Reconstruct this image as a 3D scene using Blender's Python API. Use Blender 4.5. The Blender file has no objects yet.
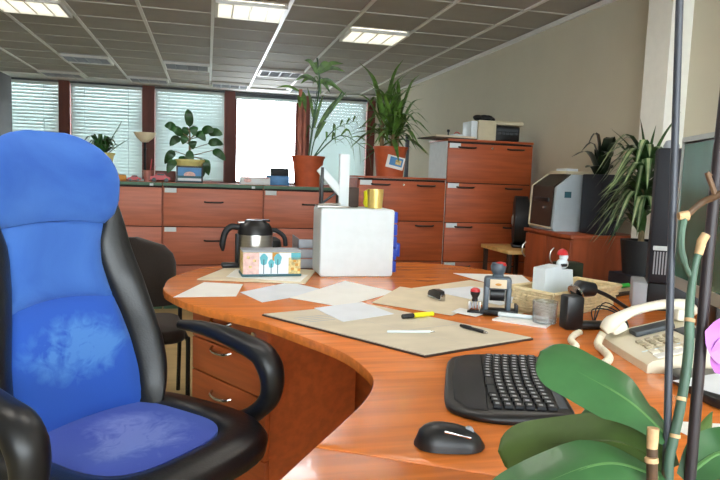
import bpy, bmesh, math, random
from mathutils import Vector, Matrix
random.seed(7)
PI = math.pi
SC = bpy.context.scene
COL = SC.collection

# ------------------------------------------------------------------ materials
def lin(c):
    c = c / 255.0
    return c / 12.92 if c <= 0.04045 else ((c + 0.055) / 1.055) ** 2.4
def rgb(r, g, b): return (lin(r), lin(g), lin(b), 1.0)

def mat(name, col, rough=0.5, metal=0.0, var=0.0, scale=(20, 20, 20), bump=0.0, col2=None, spec=0.5, sheen=0.0, coat=0.0, trans=0.0, emit=None, estr=0.0, sss=0.0):
    m = bpy.data.materials.new(name); m.use_nodes = True
    nt = m.node_tree; b = nt.nodes['Principled BSDF']
    b.inputs['Base Color'].default_value = rgb(*col)
    b.inputs['Roughness'].default_value = rough
    b.inputs['Metallic'].default_value = metal
    b.inputs['Specular IOR Level'].default_value = spec
    b.inputs['Sheen Weight'].default_value = sheen
    b.inputs['Coat Weight'].default_value = coat
    b.inputs['Transmission Weight'].default_value = trans
    if emit:
        b.inputs['Emission Color'].default_value = rgb(*emit); b.inputs['Emission Strength'].default_value = estr
    tc = nt.nodes.new('ShaderNodeTexCoord'); mp = nt.nodes.new('ShaderNodeMapping')
    mp.inputs['Scale'].default_value = scale
    nt.links.new(tc.outputs['Object'], mp.inputs['Vector'])
    no = nt.nodes.new('ShaderNodeTexNoise'); no.inputs['Scale'].default_value = 1.0; no.inputs['Detail'].default_value = 5
    nt.links.new(mp.outputs['Vector'], no.inputs['Vector'])
    if var > 0 or col2:
        ra = nt.nodes.new('ShaderNodeValToRGB')
        c2 = col2 or tuple(max(0, x * (1 - var)) for x in col)
        ra.color_ramp.elements[0].position = 0.36; ra.color_ramp.elements[0].color = rgb(*c2)
        ra.color_ramp.elements[1].position = 0.64; ra.color_ramp.elements[1].color = rgb(*col)
        nt.links.new(no.outputs['Fac'], ra.inputs['Fac']); nt.links.new(ra.outputs['Color'], b.inputs['Base Color'])
    if bump > 0:
        bu = nt.nodes.new('ShaderNodeBump'); bu.inputs['Strength'].default_value = bump; bu.inputs['Distance'].default_value = 0.01
        nt.links.new(no.outputs['Fac'], bu.inputs['Height']); nt.links.new(bu.outputs['Normal'], b.inputs['Normal'])
    return m

M = {}
M['desk'] = mat('desk_wood', (234, 132, 56), 0.26, var=0.12, scale=(3, 40, 40), coat=0.15)
M['deskedge'] = mat('desk_edge', (214, 120, 58), 0.35, var=0.08, scale=(6, 6, 60))
M['ped'] = mat('pedestal_wood', (178, 86, 40), 0.4, var=0.12, scale=(3, 30, 40))
M['cab'] = mat('cabinet_wood', (180, 86, 44), 0.45, var=0.13, scale=(2.5, 30, 34))
M['cabp'] = mat('cabinet_wood_pale', (198, 114, 86), 0.45, var=0.10, scale=(2.5, 30, 34))  # same cabinet wood with the window haze mixed into its colour
M['stripeleaf'] = mat('striped_leaf_green', (62, 98, 50), 0.42, var=0.35, scale=(14, 14, 14))
M['stripe'] = mat('leaf_stripe_pale', (152, 166, 122), 0.45, var=0.25, scale=(14, 14, 14))
M['cabside'] = mat('cabinet_side_grey', (206, 212, 208), 0.5, var=0.03)  # window light on the tallest cabinet's left side, put into the colour
M['pcab'] = mat('cupboard_wood', (158, 74, 38), 0.42, var=0.14, scale=(20, 20, 3))
M['green'] = mat('green_edge', (78, 116, 92), 0.5, var=0.05)
M['seam'] = mat('dark_gap', (40, 24, 18), 0.7)
M['handle'] = mat('dark_handle', (52, 34, 28), 0.45)
M['chrome'] = mat('chrome', (200, 200, 200), 0.2, 1.0)
M['steel'] = mat('brushed_steel', (196, 192, 186), 0.28, 1.0, var=0.06, scale=(2, 2, 80))
M['white'] = mat('white_plastic', (214, 224, 228), 0.4, var=0.02)
M['paper'] = mat('paper_white', (238, 238, 234), 0.75, var=0.02, scale=(9, 9, 9))
M['paperblue'] = mat('paper_bluish', (224, 230, 238), 0.75, var=0.03, scale=(9, 9, 9))
M['kraft'] = mat('paper_buff', (224, 210, 182), 0.8, var=0.05, scale=(9, 9, 9))
M['pad'] = mat('desk_pad', (214, 204, 182), 0.7, var=0.06, scale=(6, 14, 6))
M['brown'] = mat('dark_brown_edge', (62, 44, 34), 0.6, var=0.1)
M['black'] = mat('black_plastic', (22, 23, 26), 0.38, var=0.1)
M['blackm'] = mat('black_matte', (20, 22, 27), 0.6, var=0.15)
M['leather'] = mat('black_leather', (20, 23, 27), 0.36, bump=0.08, scale=(160, 160, 160), var=0.2)
M['wall'] = mat('wall_plaster', (204, 198, 178), 0.85, var=0.015, scale=(3, 3, 3), bump=0.02)
M['wallwhite'] = mat('column_plaster', (236, 236, 228), 0.85, var=0.015)
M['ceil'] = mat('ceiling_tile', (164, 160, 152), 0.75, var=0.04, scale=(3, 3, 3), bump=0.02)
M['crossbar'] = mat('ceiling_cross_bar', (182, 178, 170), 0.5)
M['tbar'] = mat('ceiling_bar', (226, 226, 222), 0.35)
M['floor'] = mat('floor_vinyl', (196, 176, 128), 0.5, var=0.08, scale=(2, 14, 4))
M['mull'] = mat('mullion_brown', (112, 50, 36), 0.5, var=0.1, scale=(20, 20, 3))
M['terra'] = mat('terracotta', (196, 92, 50), 0.6, var=0.08, scale=(14, 14, 14))
M['soil'] = mat('soil', (52, 38, 28), 0.95, var=0.4, bump=0.4, scale=(60, 60, 60))
M['leafd'] = mat('leaf_dark', (46, 98, 44), 0.4, var=0.35, scale=(12, 12, 12))
M['leafm'] = mat('leaf_mid', (96, 138, 58), 0.42, var=0.4, scale=(16, 16, 16))
M['leafl'] = mat('leaf_light', (160, 176, 110), 0.45, var=0.35, scale=(16, 16, 16))
M['leafv'] = mat('leaf_very_dark', (26, 44, 26), 0.4, var=0.3, scale=(12, 12, 12))
M['trunk'] = mat('trunk', (132, 112, 78), 0.8, var=0.3, bump=0.3, scale=(30, 30, 12))
M['pinkstem'] = mat('pink_stem', (186, 112, 94), 0.6, var=0.2, scale=(40, 40, 8))
M['cream'] = mat('cream_plastic', (226, 218, 194), 0.42, var=0.02)
M['handset'] = mat('handset_plastic', (238, 232, 214), 0.33, var=0.02)
M['beige'] = mat('beige_plastic', (206, 196, 166), 0.45, var=0.03)
M['grey'] = mat('grey_plastic', (164, 170, 178), 0.5, var=0.04)
M['greyd'] = mat('dark_grey', (66, 72, 78), 0.5, var=0.08)
M['navy'] = mat('navy_black', (20, 26, 38), 0.55, var=0.1)
M['blue'] = mat('blue_plastic', (32, 66, 176), 0.35, var=0.05)
M['red'] = mat('red_paint', (196, 34, 40), 0.35, var=0.05)
M['yellow'] = mat('yellow_plastic', (236, 226, 40), 0.4, var=0.03)
M['gold'] = mat('gold', (248, 216, 130), 0.3, 0.6, var=0.05)
M['ypot'] = mat('yellow_ceramic', (224, 214, 138), 0.4, var=0.04)
M['lampglass'] = mat('cream_glass', (236, 226, 196), 0.4, var=0.03)
M['wicker'] = mat('wicker', (236, 216, 170), 0.7, var=0.08, bump=0.1, scale=(60, 60, 60))
M['lgreen'] = mat('bright_green', (40, 206, 70), 0.4)
M['stampgrey'] = mat('stamp_grey', (78, 92, 104), 0.35, var=0.05)
M['clear'] = mat('clear_plastic', (235, 240, 240), 0.08, trans=0.85)
M['orange'] = mat('orange_card', (206, 146, 60), 0.6, var=0.05)
M['pinkglass'] = mat('pink_glass', (214, 150, 140), 0.1, trans=0.5)
M['violet'] = mat('violet_petal', (206, 128, 224), 0.5, var=0.12, scale=(30, 30, 30))
M['tan'] = mat('cut_stem_tan', (222, 182, 136), 0.7, var=0.15, scale=(60, 60, 60))
M['midrib'] = mat('leaf_midrib', (88, 130, 74), 0.4)
M['stemgreen'] = mat('orchid_stem_green', (86, 116, 98), 0.5, var=0.25, scale=(40, 40, 10))
M['stake'] = mat('stake_grey', (66, 70, 80), 0.45, var=0.1, scale=(60, 60, 6))
M['stem'] = mat('dark_stem', (56, 46, 50), 0.5, var=0.25, scale=(60, 60, 8))
M['twig'] = mat('brown_twig', (112, 84, 60), 0.65, var=0.3, scale=(60, 60, 20))
M['orchid'] = mat('orchid_leaf', (62, 112, 62), 0.42, var=0.22, scale=(9, 9, 9), coat=0.1)
M['orchidd'] = mat('orchid_leaf_old', (84, 112, 52), 0.4, var=0.25, scale=(9, 9, 9))
M['lblue'] = mat('sky_blue', (84, 150, 212), 0.5, var=0.1, scale=(12, 12, 12))
M['teal'] = mat('teal_paint', (92, 176, 190), 0.5)
M['tealdark'] = mat('dark_teal', (44, 92, 104), 0.5)
M['pinkp'] = mat('pink_print', (236, 196, 190), 0.5, var=0.12, scale=(60, 60, 60))
M['sand'] = mat('sand_print', (232, 208, 140), 0.5, var=0.25, scale=(70, 70, 70))
M['keycap'] = mat('key_black', (30, 32, 36), 0.5)
M['legend'] = mat('key_legend', (176, 180, 186), 0.6)
M['phonekey'] = mat('phone_key', (176, 166, 140), 0.5)
M['vchair'] = mat('brown_black_fabric', (44, 34, 28), 0.9, var=0.2, scale=(200, 200, 200), sheen=0.2)
M['printerdark'] = mat('printer_dark', (52, 42, 36), 0.35, var=0.08)
M['printerside'] = mat('printer_side', (186, 200, 208), 0.45, var=0.02)
M['screen'] = mat('screen_glass', (70, 112, 98), 0.16, var=0.1, scale=(4, 4, 4))  # green reflection of the room painted into the base colour
M['bezel'] = mat('silver_bezel', (168, 172, 168), 0.35, 0.3, var=0.03)
M['lightwood'] = mat('light_wood', (222, 178, 110), 0.5, var=0.1, scale=(4, 30, 30))
M['glow'] = mat('lamp_diffuser', (255, 250, 235), 0.5, emit=(255, 250, 244), estr=9.5)  # only for the added lamps out of view
M['glowmid'] = mat('lamp_diffuser_half', (245, 244, 238), 0.5, emit=(255, 246, 226), estr=2.2)
M['glowoff'] = mat('lamp_diffuser_dim', (140, 146, 148), 0.5, emit=(235, 245, 250), estr=0.06)

def suede():
    m = mat('blue_suede', (58, 116, 222), 0.95, sheen=0.6, bump=0.05, scale=(240, 240, 240))
    nt = m.node_tree; b = nt.nodes['Principled BSDF']
    tc = nt.nodes.new('ShaderNodeTexCoord')
    n1 = nt.nodes.new('ShaderNodeTexNoise'); n1.inputs['Scale'].default_value = 5; n1.inputs['Detail'].default_value = 6; n1.inputs['Distortion'].default_value = 0.6
    nt.links.new(tc.outputs['Object'], n1.inputs['Vector'])
    r1 = nt.nodes.new('ShaderNodeValToRGB')
    r1.color_ramp.elements[0].position = 0.3; r1.color_ramp.elements[0].color = rgb(40, 86, 172)
    r1.color_ramp.elements[1].position = 0.72; r1.color_ramp.elements[1].color = rgb(66, 114, 194)
    nt.links.new(n1.outputs['Fac'], r1.inputs['Fac'])
    nt.links.new(r1.outputs['Color'], b.inputs['Base Color'])
    b.inputs['Sheen Tint'].default_value = rgb(120, 160, 240)
    return m, r1
M['suede'], _ = suede()
def worn(name, deep, pale, at, size):
    # suede with rubbed, paler wear patches and creases
    m = mat(name, deep, 0.95, sheen=0.5, bump=0.05, scale=(240, 240, 240))
    nt = m.node_tree; b = nt.nodes['Principled BSDF']; b.inputs['Sheen Tint'].default_value = rgb(120, 160, 240)
    tc = nt.nodes.new('ShaderNodeTexCoord')
    n1 = nt.nodes.new('ShaderNodeTexNoise'); n1.inputs['Scale'].default_value = 4.5; n1.inputs['Detail'].default_value = 7; n1.inputs['Distortion'].default_value = 1.6
    n2 = nt.nodes.new('ShaderNodeTexNoise'); n2.inputs['Scale'].default_value = 14; n2.inputs['Detail'].default_value = 3; n2.inputs['Distortion'].default_value = 3.0
    nt.links.new(tc.outputs['Object'], n1.inputs['Vector']); nt.links.new(tc.outputs['Object'], n2.inputs['Vector'])
    mm = nt.nodes.new('ShaderNodeMix'); mm.inputs['Factor'].default_value = 0.3
    nt.links.new(n1.outputs['Fac'], mm.inputs[2]); nt.links.new(n2.outputs['Fac'], mm.inputs[3])
    r = nt.nodes.new('ShaderNodeValToRGB')
    r.color_ramp.elements[0].position = 0.16; r.color_ramp.elements[0].color = rgb(*deep)
    r.color_ramp.elements[1].position = 0.62; r.color_ramp.elements[1].color = rgb(*pale)
    # the rubbed patch: an oval on the cushion, broken up by the two noises
    up = 2 if at[1] > 0.3 else 1
    mp = nt.nodes.new('ShaderNodeMapping'); mp.vector_type = 'TEXTURE'
    lo_ = [at[0], 0, 0]; sc_ = [size[0], 9, 9]; lo_[up] = at[1]; sc_[up] = size[1]
    mp.inputs['Location'].default_value = lo_; mp.inputs['Scale'].default_value = sc_
    nt.links.new(tc.outputs['Object'], mp.inputs['Vector'])
    gr = nt.nodes.new('ShaderNodeTexGradient'); gr.gradient_type = 'SPHERICAL'
    nt.links.new(mp.outputs['Vector'], gr.inputs['Vector'])
    cr = nt.nodes.new('ShaderNodeMapRange'); cr.inputs['From Min'].default_value = 0.40; cr.inputs['From Max'].default_value = 0.62; cr.inputs['To Min'].default_value = 0.12; cr.inputs['To Max'].default_value = 1.0
    nt.links.new(mm.outputs[0], cr.inputs['Value'])
    mu = nt.nodes.new('ShaderNodeMath'); mu.operation = 'MULTIPLY'; mu.use_clamp = True
    nt.links.new(gr.outputs['Fac'], mu.inputs[0]); nt.links.new(cr.outputs['Result'], mu.inputs[1])
    m2 = nt.nodes.new('ShaderNodeMath'); m2.operation = 'MULTIPLY'; m2.inputs[1].default_value = 1.5; m2.use_clamp = True
    nt.links.new(mu.outputs[0], m2.inputs[0])
    nt.links.new(m2.outputs[0], r.inputs['Fac']); nt.links.new(r.outputs['Color'], b.inputs['Base Color'])
    return m
M['suedeback'] = worn('blue_suede_lumbar', (38, 86, 182), (74, 128, 200), (0.01, 0.70), (0.22, 0.13))
M['suedeseat'] = worn('blue_suede_seat', (56, 72, 162), (106, 120, 186), (0.0, -0.03), (0.21, 0.20))

def blind_mat():
    m = bpy.data.materials.new('blind_slat'); m.use_nodes = True; nt = m.node_tree; nt.nodes.clear()
    o = nt.nodes.new('ShaderNodeOutputMaterial'); d = nt.nodes.new('ShaderNodeBsdfDiffuse'); t = nt.nodes.new('ShaderNodeBsdfTranslucent'); x = nt.nodes.new('ShaderNodeMixShader')
    d.inputs['Color'].default_value = rgb(204, 214, 212); t.inputs['Color'].default_value = rgb(190, 210, 208)
    x.inputs['Fac'].default_value = 0.13
    nt.links.new(d.outputs[0], x.inputs[1]); nt.links.new(t.outputs[0], x.inputs[2]); nt.links.new(x.outputs[0], o.inputs['Surface'])
    return m
M['slat'] = blind_mat()
def pane_mat():
    m = bpy.data.materials.new('window_glass'); m.use_nodes = True; nt = m.node_tree; nt.nodes.clear()
    o = nt.nodes.new('ShaderNodeOutputMaterial'); d = nt.nodes.new('ShaderNodeBsdfTransparent'); t = nt.nodes.new('ShaderNodeBsdfGlossy'); x = nt.nodes.new('ShaderNodeMixShader')
    t.inputs['Roughness'].default_value = 0.02; x.inputs['Fac'].default_value = 0.06
    nt.links.new(d.outputs[0], x.inputs[1]); nt.links.new(t.outputs[0], x.inputs[2]); nt.links.new(x.outputs[0], o.inputs['Surface'])
    return m
M['pane'] = pane_mat()

# ------------------------------------------------------------------ mesh builder
class MB:
    def __init__(s): s.bm = bmesh.new(); s.mi = 0
    def _add(s, verts, faces):
        vs = [s.bm.verts.new(v) for v in verts]
        for f in faces:
            try:
                fc = s.bm.faces.new([vs[i] for i in f]); fc.material_index = s.mi
            except ValueError: pass
        return vs
    def box(s, c, d, rz=0, bev=0.0, seg=2, mtx=None):
        t = bmesh.new(); bmesh.ops.create_cube(t, size=1.0)
        for v in t.verts: v.co = Vector((v.co.x * d[0], v.co.y * d[1], v.co.z * d[2]))
        if bev > 0: bmesh.ops.bevel(t, geom=t.edges[:], offset=min(bev, min(d) * 0.49), segments=seg, profile=0.5, affect='EDGES')
        mm = Matrix.Translation(c) @ Matrix.Rotation(rz, 4, 'Z') @ (mtx or Matrix())
        s._merge(t, mm); return s
    def _merge(s, t, mm):
        t.verts.index_update(); vs = [s.bm.verts.new(mm @ v.co) for v in t.verts]
        for f in t.faces:
            try: fc = s.bm.faces.new([vs[v.index] for v in f.verts]); fc.material_index = s.mi
            except ValueError: pass
        t.free()
    def sphere(s, c, r, seg=16, rings=10, mtx=None):
        t = bmesh.new(); bmesh.ops.create_uvsphere(t, u_segments=seg, v_segments=rings, radius=1.0)
        for v in t.verts: v.co = Vector((v.co.x * r[0], v.co.y * r[1], v.co.z * r[2]))
        s._merge(t, Matrix.Translation(c) @ (mtx or Matrix())); return s
    def tube(s, pts, r, seg=10, flat=1.0, caps=True, side=None):
        pts = [Vector(p) for p in pts]; n = len(pts)
        rs = r if isinstance(r, (list, tuple)) else [r] * n
        rings = []; prev = None
        for i, p in enumerate(pts):
            t = (pts[min(i + 1, n - 1)] - pts[max(i - 1, 0)]).normalized()
            if prev is None:
                a = Vector(side) if side else (Vector((0, 0, 1)) if abs(t.z) < 0.9 else Vector((1, 0, 0)))
                a = (a - t * a.dot(t)).normalized()
            else: a = (prev - t * prev.dot(t)).normalized()
            prev = a; b = t.cross(a)
            rings.append([p + (a * math.cos(2 * PI * k / seg) * flat + b * math.sin(2 * PI * k / seg)) * rs[i] for k in range(seg)])
        s.loft(rings, caps); return s
    def loft(s, rings, caps=True, closed=True):
        n = len(rings[0]); vs = [[s.bm.verts.new(v) for v in rg] for rg in rings]
        for i in range(len(rings) - 1):
            for k in range(n if closed else n - 1):
                k2 = (k + 1) % n
                try: f = s.bm.faces.new((vs[i][k], vs[i][k2], vs[i + 1][k2], vs[i + 1][k])); f.material_index = s.mi
                except ValueError: pass
        if caps and closed:
            for rg, rev in ((vs[0], True), (vs[-1], False)):
                try: f = s.bm.faces.new(rg[::-1] if rev else rg); f.material_index = s.mi
                except ValueError: pass
        return s
    def lathe(s, prof, c=(0, 0, 0), seg=24, sx=1.0, sy=1.0):
        rings = [[Vector((c[0] + max(r, 1e-4) * sx * math.cos(2 * PI * k / seg), c[1] + max(r, 1e-4) * sy * math.sin(2 * PI * k / seg), c[2] + z)) for k in range(seg)] for r, z in prof]
        return s.loft(rings, True)
    def prism(s, poly, z0, z1, bev=0.0):
        t = bmesh.new(); vs = [t.verts.new((p[0], p[1], z0)) for p in poly]
        f = t.faces.new(vs); r = bmesh.ops.extrude_face_region(t, geom=[f])
        for v in r['geom']:
            if isinstance(v, bmesh.types.BMVert): v.co.z = z1
        bmesh.ops.recalc_face_normals(t, faces=t.faces[:])
        if bev > 0:
            e = [e for e in t.edges if abs(e.verts[0].co.z - e.verts[1].co.z) < 1e-6]
            bmesh.ops.bevel(t, geom=e, offset=bev, segments=2, profile=0.5, affect='EDGES')
        s._merge(t, Matrix()); return s
    def quad(s, a, b, c, d): s._add([a, b, c, d], [(0, 1, 2, 3)]); return s
    def leaf(s, pts, w, wdir, n=10, fold=0.15, prof='lance', thick=0.0):
        """blade along a smooth curve through pts, full width w across wdir, keeled by fold"""
        P = [Vector(p) for p in pts]; L = []
        for i in range(n + 1):
            L.append(curve(P, i / n))
        W0 = Vector(wdir); top = []
        for i, p in enumerate(L):
            t = (L[min(i + 1, n)] - L[max(i - 1, 0)]).normalized()
            W = (W0 - t * W0.dot(t)).normalized(); N = t.cross(W)
            u = i / n
            if prof == 'lance': k = math.sin(PI * min(1, u * 0.92 + 0.08)) ** 0.8 * (1.0 - 0.25 * u)
            elif prof == 'strap': k = min(1, 0.35 + 1.6 * u) * (1 if u < 0.78 else max(0.0, 1 - ((u - 0.78) / 0.22) ** 2.2) ** 0.5)
            elif prof == 'grass': k = (0.55 + 0.45 * min(1, u * 4)) * (1 - u ** 2.2)
            else: k = math.sin(PI * (u ** 0.75)) ** 0.6 if 0 < u < 1 else 0.0
            hw = max(w * 0.5 * k, 0.0004)
            row = []
            for q in (-1, -0.5, 0, 0.5, 1):
                row.append(p + W * hw * q + N * (abs(q) - 0.0) * hw * fold * (1 if fold > 0 else 1))
            top.append(row)
        if thick:
            bot = []
            for i, row in enumerate(top):
                t = (L[min(i + 1, n)] - L[max(i - 1, 0)]).normalized(); W = (W0 - t * W0.dot(t)).normalized(); N = t.cross(W)
                bot.append([v - N * thick * (1 - abs(q) * 0.85) for v, q in zip(row, (-1, -0.5, 0, 0.5, 1))])
            rings = [a + b[::-1] for a, b in zip(top, bot)]
            s.loft(rings, True)
        else:
            s.loft(top, False, closed=False)
        return s
    def build(s, name, m, parent=None, smooth=True, angle=40, sub=0):
        bmesh.ops.remove_doubles(s.bm, verts=s.bm.verts[:], dist=1e-6)
        bmesh.ops.recalc_face_normals(s.bm, faces=s.bm.faces[:])
        me = bpy.data.meshes.new(name); s.bm.to_mesh(me); s.bm.free()
        for mm in (m if isinstance(m, (list, tuple)) else [m]): me.materials.append(M[mm])
        if smooth:
            me.shade_smooth(); me.set_sharp_from_angle(angle=math.radians(angle))
        o = bpy.data.objects.new(name, me); COL.objects.link(o)
        if parent: o.parent = parent
        if sub:
            md = o.modifiers.new('Subdivision', 'SUBSURF'); md.levels = sub; md.render_levels = sub
        return o

def curve(P, u):
    """Catmull-Rom through the points"""
    n = len(P) - 1; x = min(u * n, n - 1e-9); i = int(x); f = x - i
    p0 = P[i - 1] if i > 0 else P[0] * 2 - P[1]
    p1, p2 = P[i], P[i + 1]
    p3 = P[i + 2] if i + 2 <= n else P[n] * 2 - P[n - 1]
    return 0.5 * ((2 * p1) + (p2 - p0) * f + (2 * p0 - 5 * p1 + 4 * p2 - p3) * f * f + (3 * p1 - p0 - 3 * p2 + p3) * f ** 3)
def spl(pts, n):
    P = [Vector(p) for p in pts]; return [curve(P, i / n) for i in range(n + 1)]
def rounded(w, h, r, n=5, cx=0, cy=0):
    out = []
    for (x, y, a) in ((w / 2 - r, h / 2 - r, 0), (-w / 2 + r, h / 2 - r, 90), (-w / 2 + r, -h / 2 + r, 180), (w / 2 - r, -h / 2 + r, 270)):
        for k in range(n + 1):
            t = math.radians(a + 90 * k / n); out.append((cx + x + r * math.cos(t), cy + y + r * math.sin(t)))
    return out

def tag(o, label, cat, group=None, kind=None):
    o['label'] = label; o['category'] = cat
    if group: o['group'] = group
    if kind: o['kind'] = kind
    return o
def thing(name, label, cat, loc=(0, 0, 0), rz=0.0, group=None):
    o = bpy.data.objects.new(name, None); COL.objects.link(o); o.empty_display_size = 0.05
    o.location = loc; o.rotation_euler = (0, 0, rz)
    return tag(o, label, cat, group)
def struct(o): o['kind'] = 'structure'; return o
def copy_tree(o, parent=None):
    c = o.copy(); COL.objects.link(c)
    if parent: c.parent = parent
    for ch in list(o.children): copy_tree(ch, c)
    return c
def place(o, loc, rz, label=None):
    o.location = loc; o.rotation_euler = (0, 0, rz)
    if label: o['label'] = label
    return o

# ------------------------------------------------------------------ camera
cam = bpy.data.cameras.new('camera'); co = bpy.data.objects.new('camera', cam); COL.objects.link(co)
cam.sensor_width = 36; cam.lens = 31.5; cam.clip_start = 0.02
R = Matrix(((0.97144211, -0.01042931, -0.23704736), (-0.23470979, 0.10431546, -0.96645207), (0.03480714, 0.99448957, 0.09888857)))
R = Matrix((R[0], R[1], R[2]))
FIX = Matrix(((R[0][0], R[0][1], R[0][2]), (R[1][0], R[1][1], R[1][2]), (R[2][0], R[2][1], R[2][2])))
co.matrix_world = Matrix.Translation((0, 0, 1.23)) @ FIX.to_4x4()
SC.camera = co
# ------------------------------------------------------------------ the room
XR, XL, YW, YB, ZC = 2.86, -5.0, 10.9, -2.6, 2.6
struct(MB().box(((XR + XL) / 2, (YW + YB) / 2, -0.05), (XR - XL + 0.4, YW - YB + 0.4, 0.1)).build('floor', 'floor'))
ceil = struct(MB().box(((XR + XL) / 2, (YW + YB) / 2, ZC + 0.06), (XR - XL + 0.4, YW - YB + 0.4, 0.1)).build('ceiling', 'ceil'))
PX, PY, OX, OY = 0.607, 0.5275, 0.035, 5.81
g = MB()
k = -8
while OX + k * PX < XR:
    g.box((OX + k * PX, (YW + YB) / 2, ZC + 0.004), (0.03, YW - YB, 0.012)); k += 1
g.build('main_bar', 'tbar', ceil, smooth=False)
g = MB()
for k in range(-15, 10):
    y = OY + k * PY
    if YB < y < YW: g.box(((XR + XL) / 2, y, ZC + 0.006), (XR - XL, 0.012, 0.008))
g.build('cross_bar', 'crossbar', ceil, smooth=False)
struct(MB().box((XR + 0.1, (YW + YB) / 2, ZC / 2), (0.2, YW - YB, ZC + 0.02)).build('wall_right', 'wall'))
struct(MB().box((XL - 0.1, (YW + YB) / 2, ZC / 2), (0.2, YW - YB, ZC + 0.02)).build('wall_left', 'wall'))
col = struct(MB().box((2.79, 3.475, ZC / 2), (0.16, 0.22, ZC + 0.01)).build('wall_column', 'wallwhite'))
struct(MB().box((XR - 0.012, (YW + 3.6) / 2, ZC - 0.02), (0.024, YW - 3.6, 0.036)).build('trim_cornice', 'tbar', smooth=False))
struct(MB().box((XR - 0.008, (YW + YB) / 2, 0.05), (0.016, YW - YB, 0.1)).build('baseboard_right', 'mull', smooth=False))
# the wall behind the photographer has a wide window of its own
b = MB(); b.box(((XR + XL) / 2, YB - 0.1, 0.45), (XR - XL, 0.2, 0.9)); b.box(((XR + XL) / 2, YB - 0.1, 2.55), (XR - XL, 0.2, 0.1))
b.box((XL + 1.5, YB - 0.1, 1.65), (3.0, 0.2, 1.8)); b.box((XR - 0.1, YB - 0.1, 1.65), (0.2, 0.2, 1.8))
struct(b.build('wall_back', 'wall', smooth=False))
# window wall
struct(MB().box(((XR + XL) / 2, YW - 0.24, ZC - 0.008), (XR - XL, 0.46, 0.02)).build('trim_border', 'tbar', smooth=False))  # white band added to imitate the window-lit strip of ceiling
b = MB(); b.box(((XR + XL) / 2, YW + 0.1, 0.52), (XR - XL, 0.2, 1.04)); b.box(((XR + XL) / 2, YW + 0.1, 2.585), (XR - XL, 0.2, 0.05))
struct(b.build('wall_windows', 'wallwhite', smooth=False))
struct(MB().box(((XR + XL) / 2, YW - 0.06, 1.05), (XR - XL, 0.14, 0.03)).build('trim_sill', 'mull', smooth=False))
mx = [(-4.64, 0.17), (-3.42, 0.17), (-2.18, 0.16), (-0.925, 0.185), (0.358, 0.165), (1.607, 0.18), (2.78, 0.14)]
for i, (x, w) in enumerate(mx):
    struct(MB().box((x, YW + 0.0, 1.81), (w, 0.16, 1.53)).build('trim_%d' % (i + 1), 'mull', smooth=False))
struct(MB().box(((XR + XL) / 2, YW - 0.03, 2.555), (XR - XL, 0.08, 0.03)).build('trim_head', 'greyd', smooth=False))
blabels = ['pale slatted blind at the left end, beyond the dark locker', 'pale slatted blind closed behind the high back of the blue chair', 'closed pale slatted blind behind the yellow-potted spiky plant', 'closed pale slatted blind behind the broad-leaved plant and its picture', None, 'closed pale slatted blind behind the palm and the spiky yucca']
for i in range(6):
    x0 = mx[i][0] + mx[i][1] / 2; x1 = mx[i + 1][0] - mx[i + 1][1] / 2; c = (x0 + x1) / 2; w = x1 - x0
    f = MB()
    for (dx, dz, sx, sz) in ((0, 0.74, w, 0.05), (0, -0.74, w, 0.05), (-w / 2 + 0.02, 0, 0.04, 1.53), (w / 2 - 0.02, 0, 0.04, 1.53)):
        f.box((c + dx, YW + 0.1, 1.81 + dz), (sx, 0.06, sz))
    fo = struct(f.build('window_%d' % (i + 1), 'mull', smooth=False))
    MB().box((c, YW + 0.12, 1.81), (w - 0.08, 0.006, 1.45)).build('pane', 'pane', fo, smooth=False)
    if blabels[i]:
        t = thing('venetian_blind', blabels[i], 'blind', (c, YW - 0.03, 1.08), 0, 'venetian blinds of the window wall')
        s = MB(); z = 0.03
        while z < 1.46:
            s.box((0, 0.0, z), (w - 0.02, 0.058, 0.0016), mtx=Matrix.Rotation(math.radians(66), 4, 'X')); z += 0.052
        s.build('slats', 'slat', t, smooth=False)
        MB().box((0, 0, 1.452), (w - 0.02, 0.06, 0.04), bev=0.004).build('head_rail', 'white', t)
        MB().box((0, 0, 0.005), (w - 0.02, 0.035, 0.015), bev=0.004).build('bottom_rail', 'white', t)
        for sx in (-0.3, 0.3):
            MB().box((sx * w, -0.028, 0.72), (0.006, 0.003, 1.42)).build('ladder_tape', 'white', t, smooth=False)
    else:
        t = thing('raised_blind', 'rolled-up blind at the head of the one bare bright window', 'blind', (c, YW - 0.03, 2.40), 0)
        MB().box((0, 0, 0.12), (w - 0.02, 0.045, 0.035), bev=0.004).build('head_rail', 'greyd', t)
        MB().box((0, 0, 0.08), (w - 0.02, 0.05, 0.04), bev=0.004).build('slats', 'slat', t)
t = MB().tube([(2.81, 9.9, 0.0), (2.81, 9.9, 2.56)], 0.045, 12).build('trim_pipe', 'white'); struct(t)

# ------------------------------------------------------------------ ceiling lights
def make_light(label, loc, on='glow'):
    t = thing('ceiling_light', label, 'ceiling light', loc, 0, 'louvred lights in the suspended ceiling')
    w, d = 0.575, 0.5
    f = MB()
    for (x, y, sx, sy) in ((0, d / 2 - 0.012, w, 0.024), (0, -d / 2 + 0.012, w, 0.024), (w / 2 - 0.012, 0, 0.024, d), (-w / 2 + 0.012, 0, 0.024, d)):
        f.box((x, y, 0.0), (sx, sy, 0.03))
    f.build('frame', 'tbar', t, smooth=False)
    MB().box((0, 0, 0.022), (w - 0.05, d - 0.05, 0.006)).build('diffuser', on, t, smooth=False)
    l = MB()
    for i in range(1, 4): l.box((-w / 2 + w * i / 4, 0, 0.002), (0.012, d - 0.05, 0.022))
    for i in range(1, 10): l.box((0, -d / 2 + d * i / 10, 0.003), (w - 0.05, 0.004, 0.018))
    l.build('louvre', 'tbar' if on != 'glowoff' else 'grey', t, smooth=False)
    return t
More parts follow.
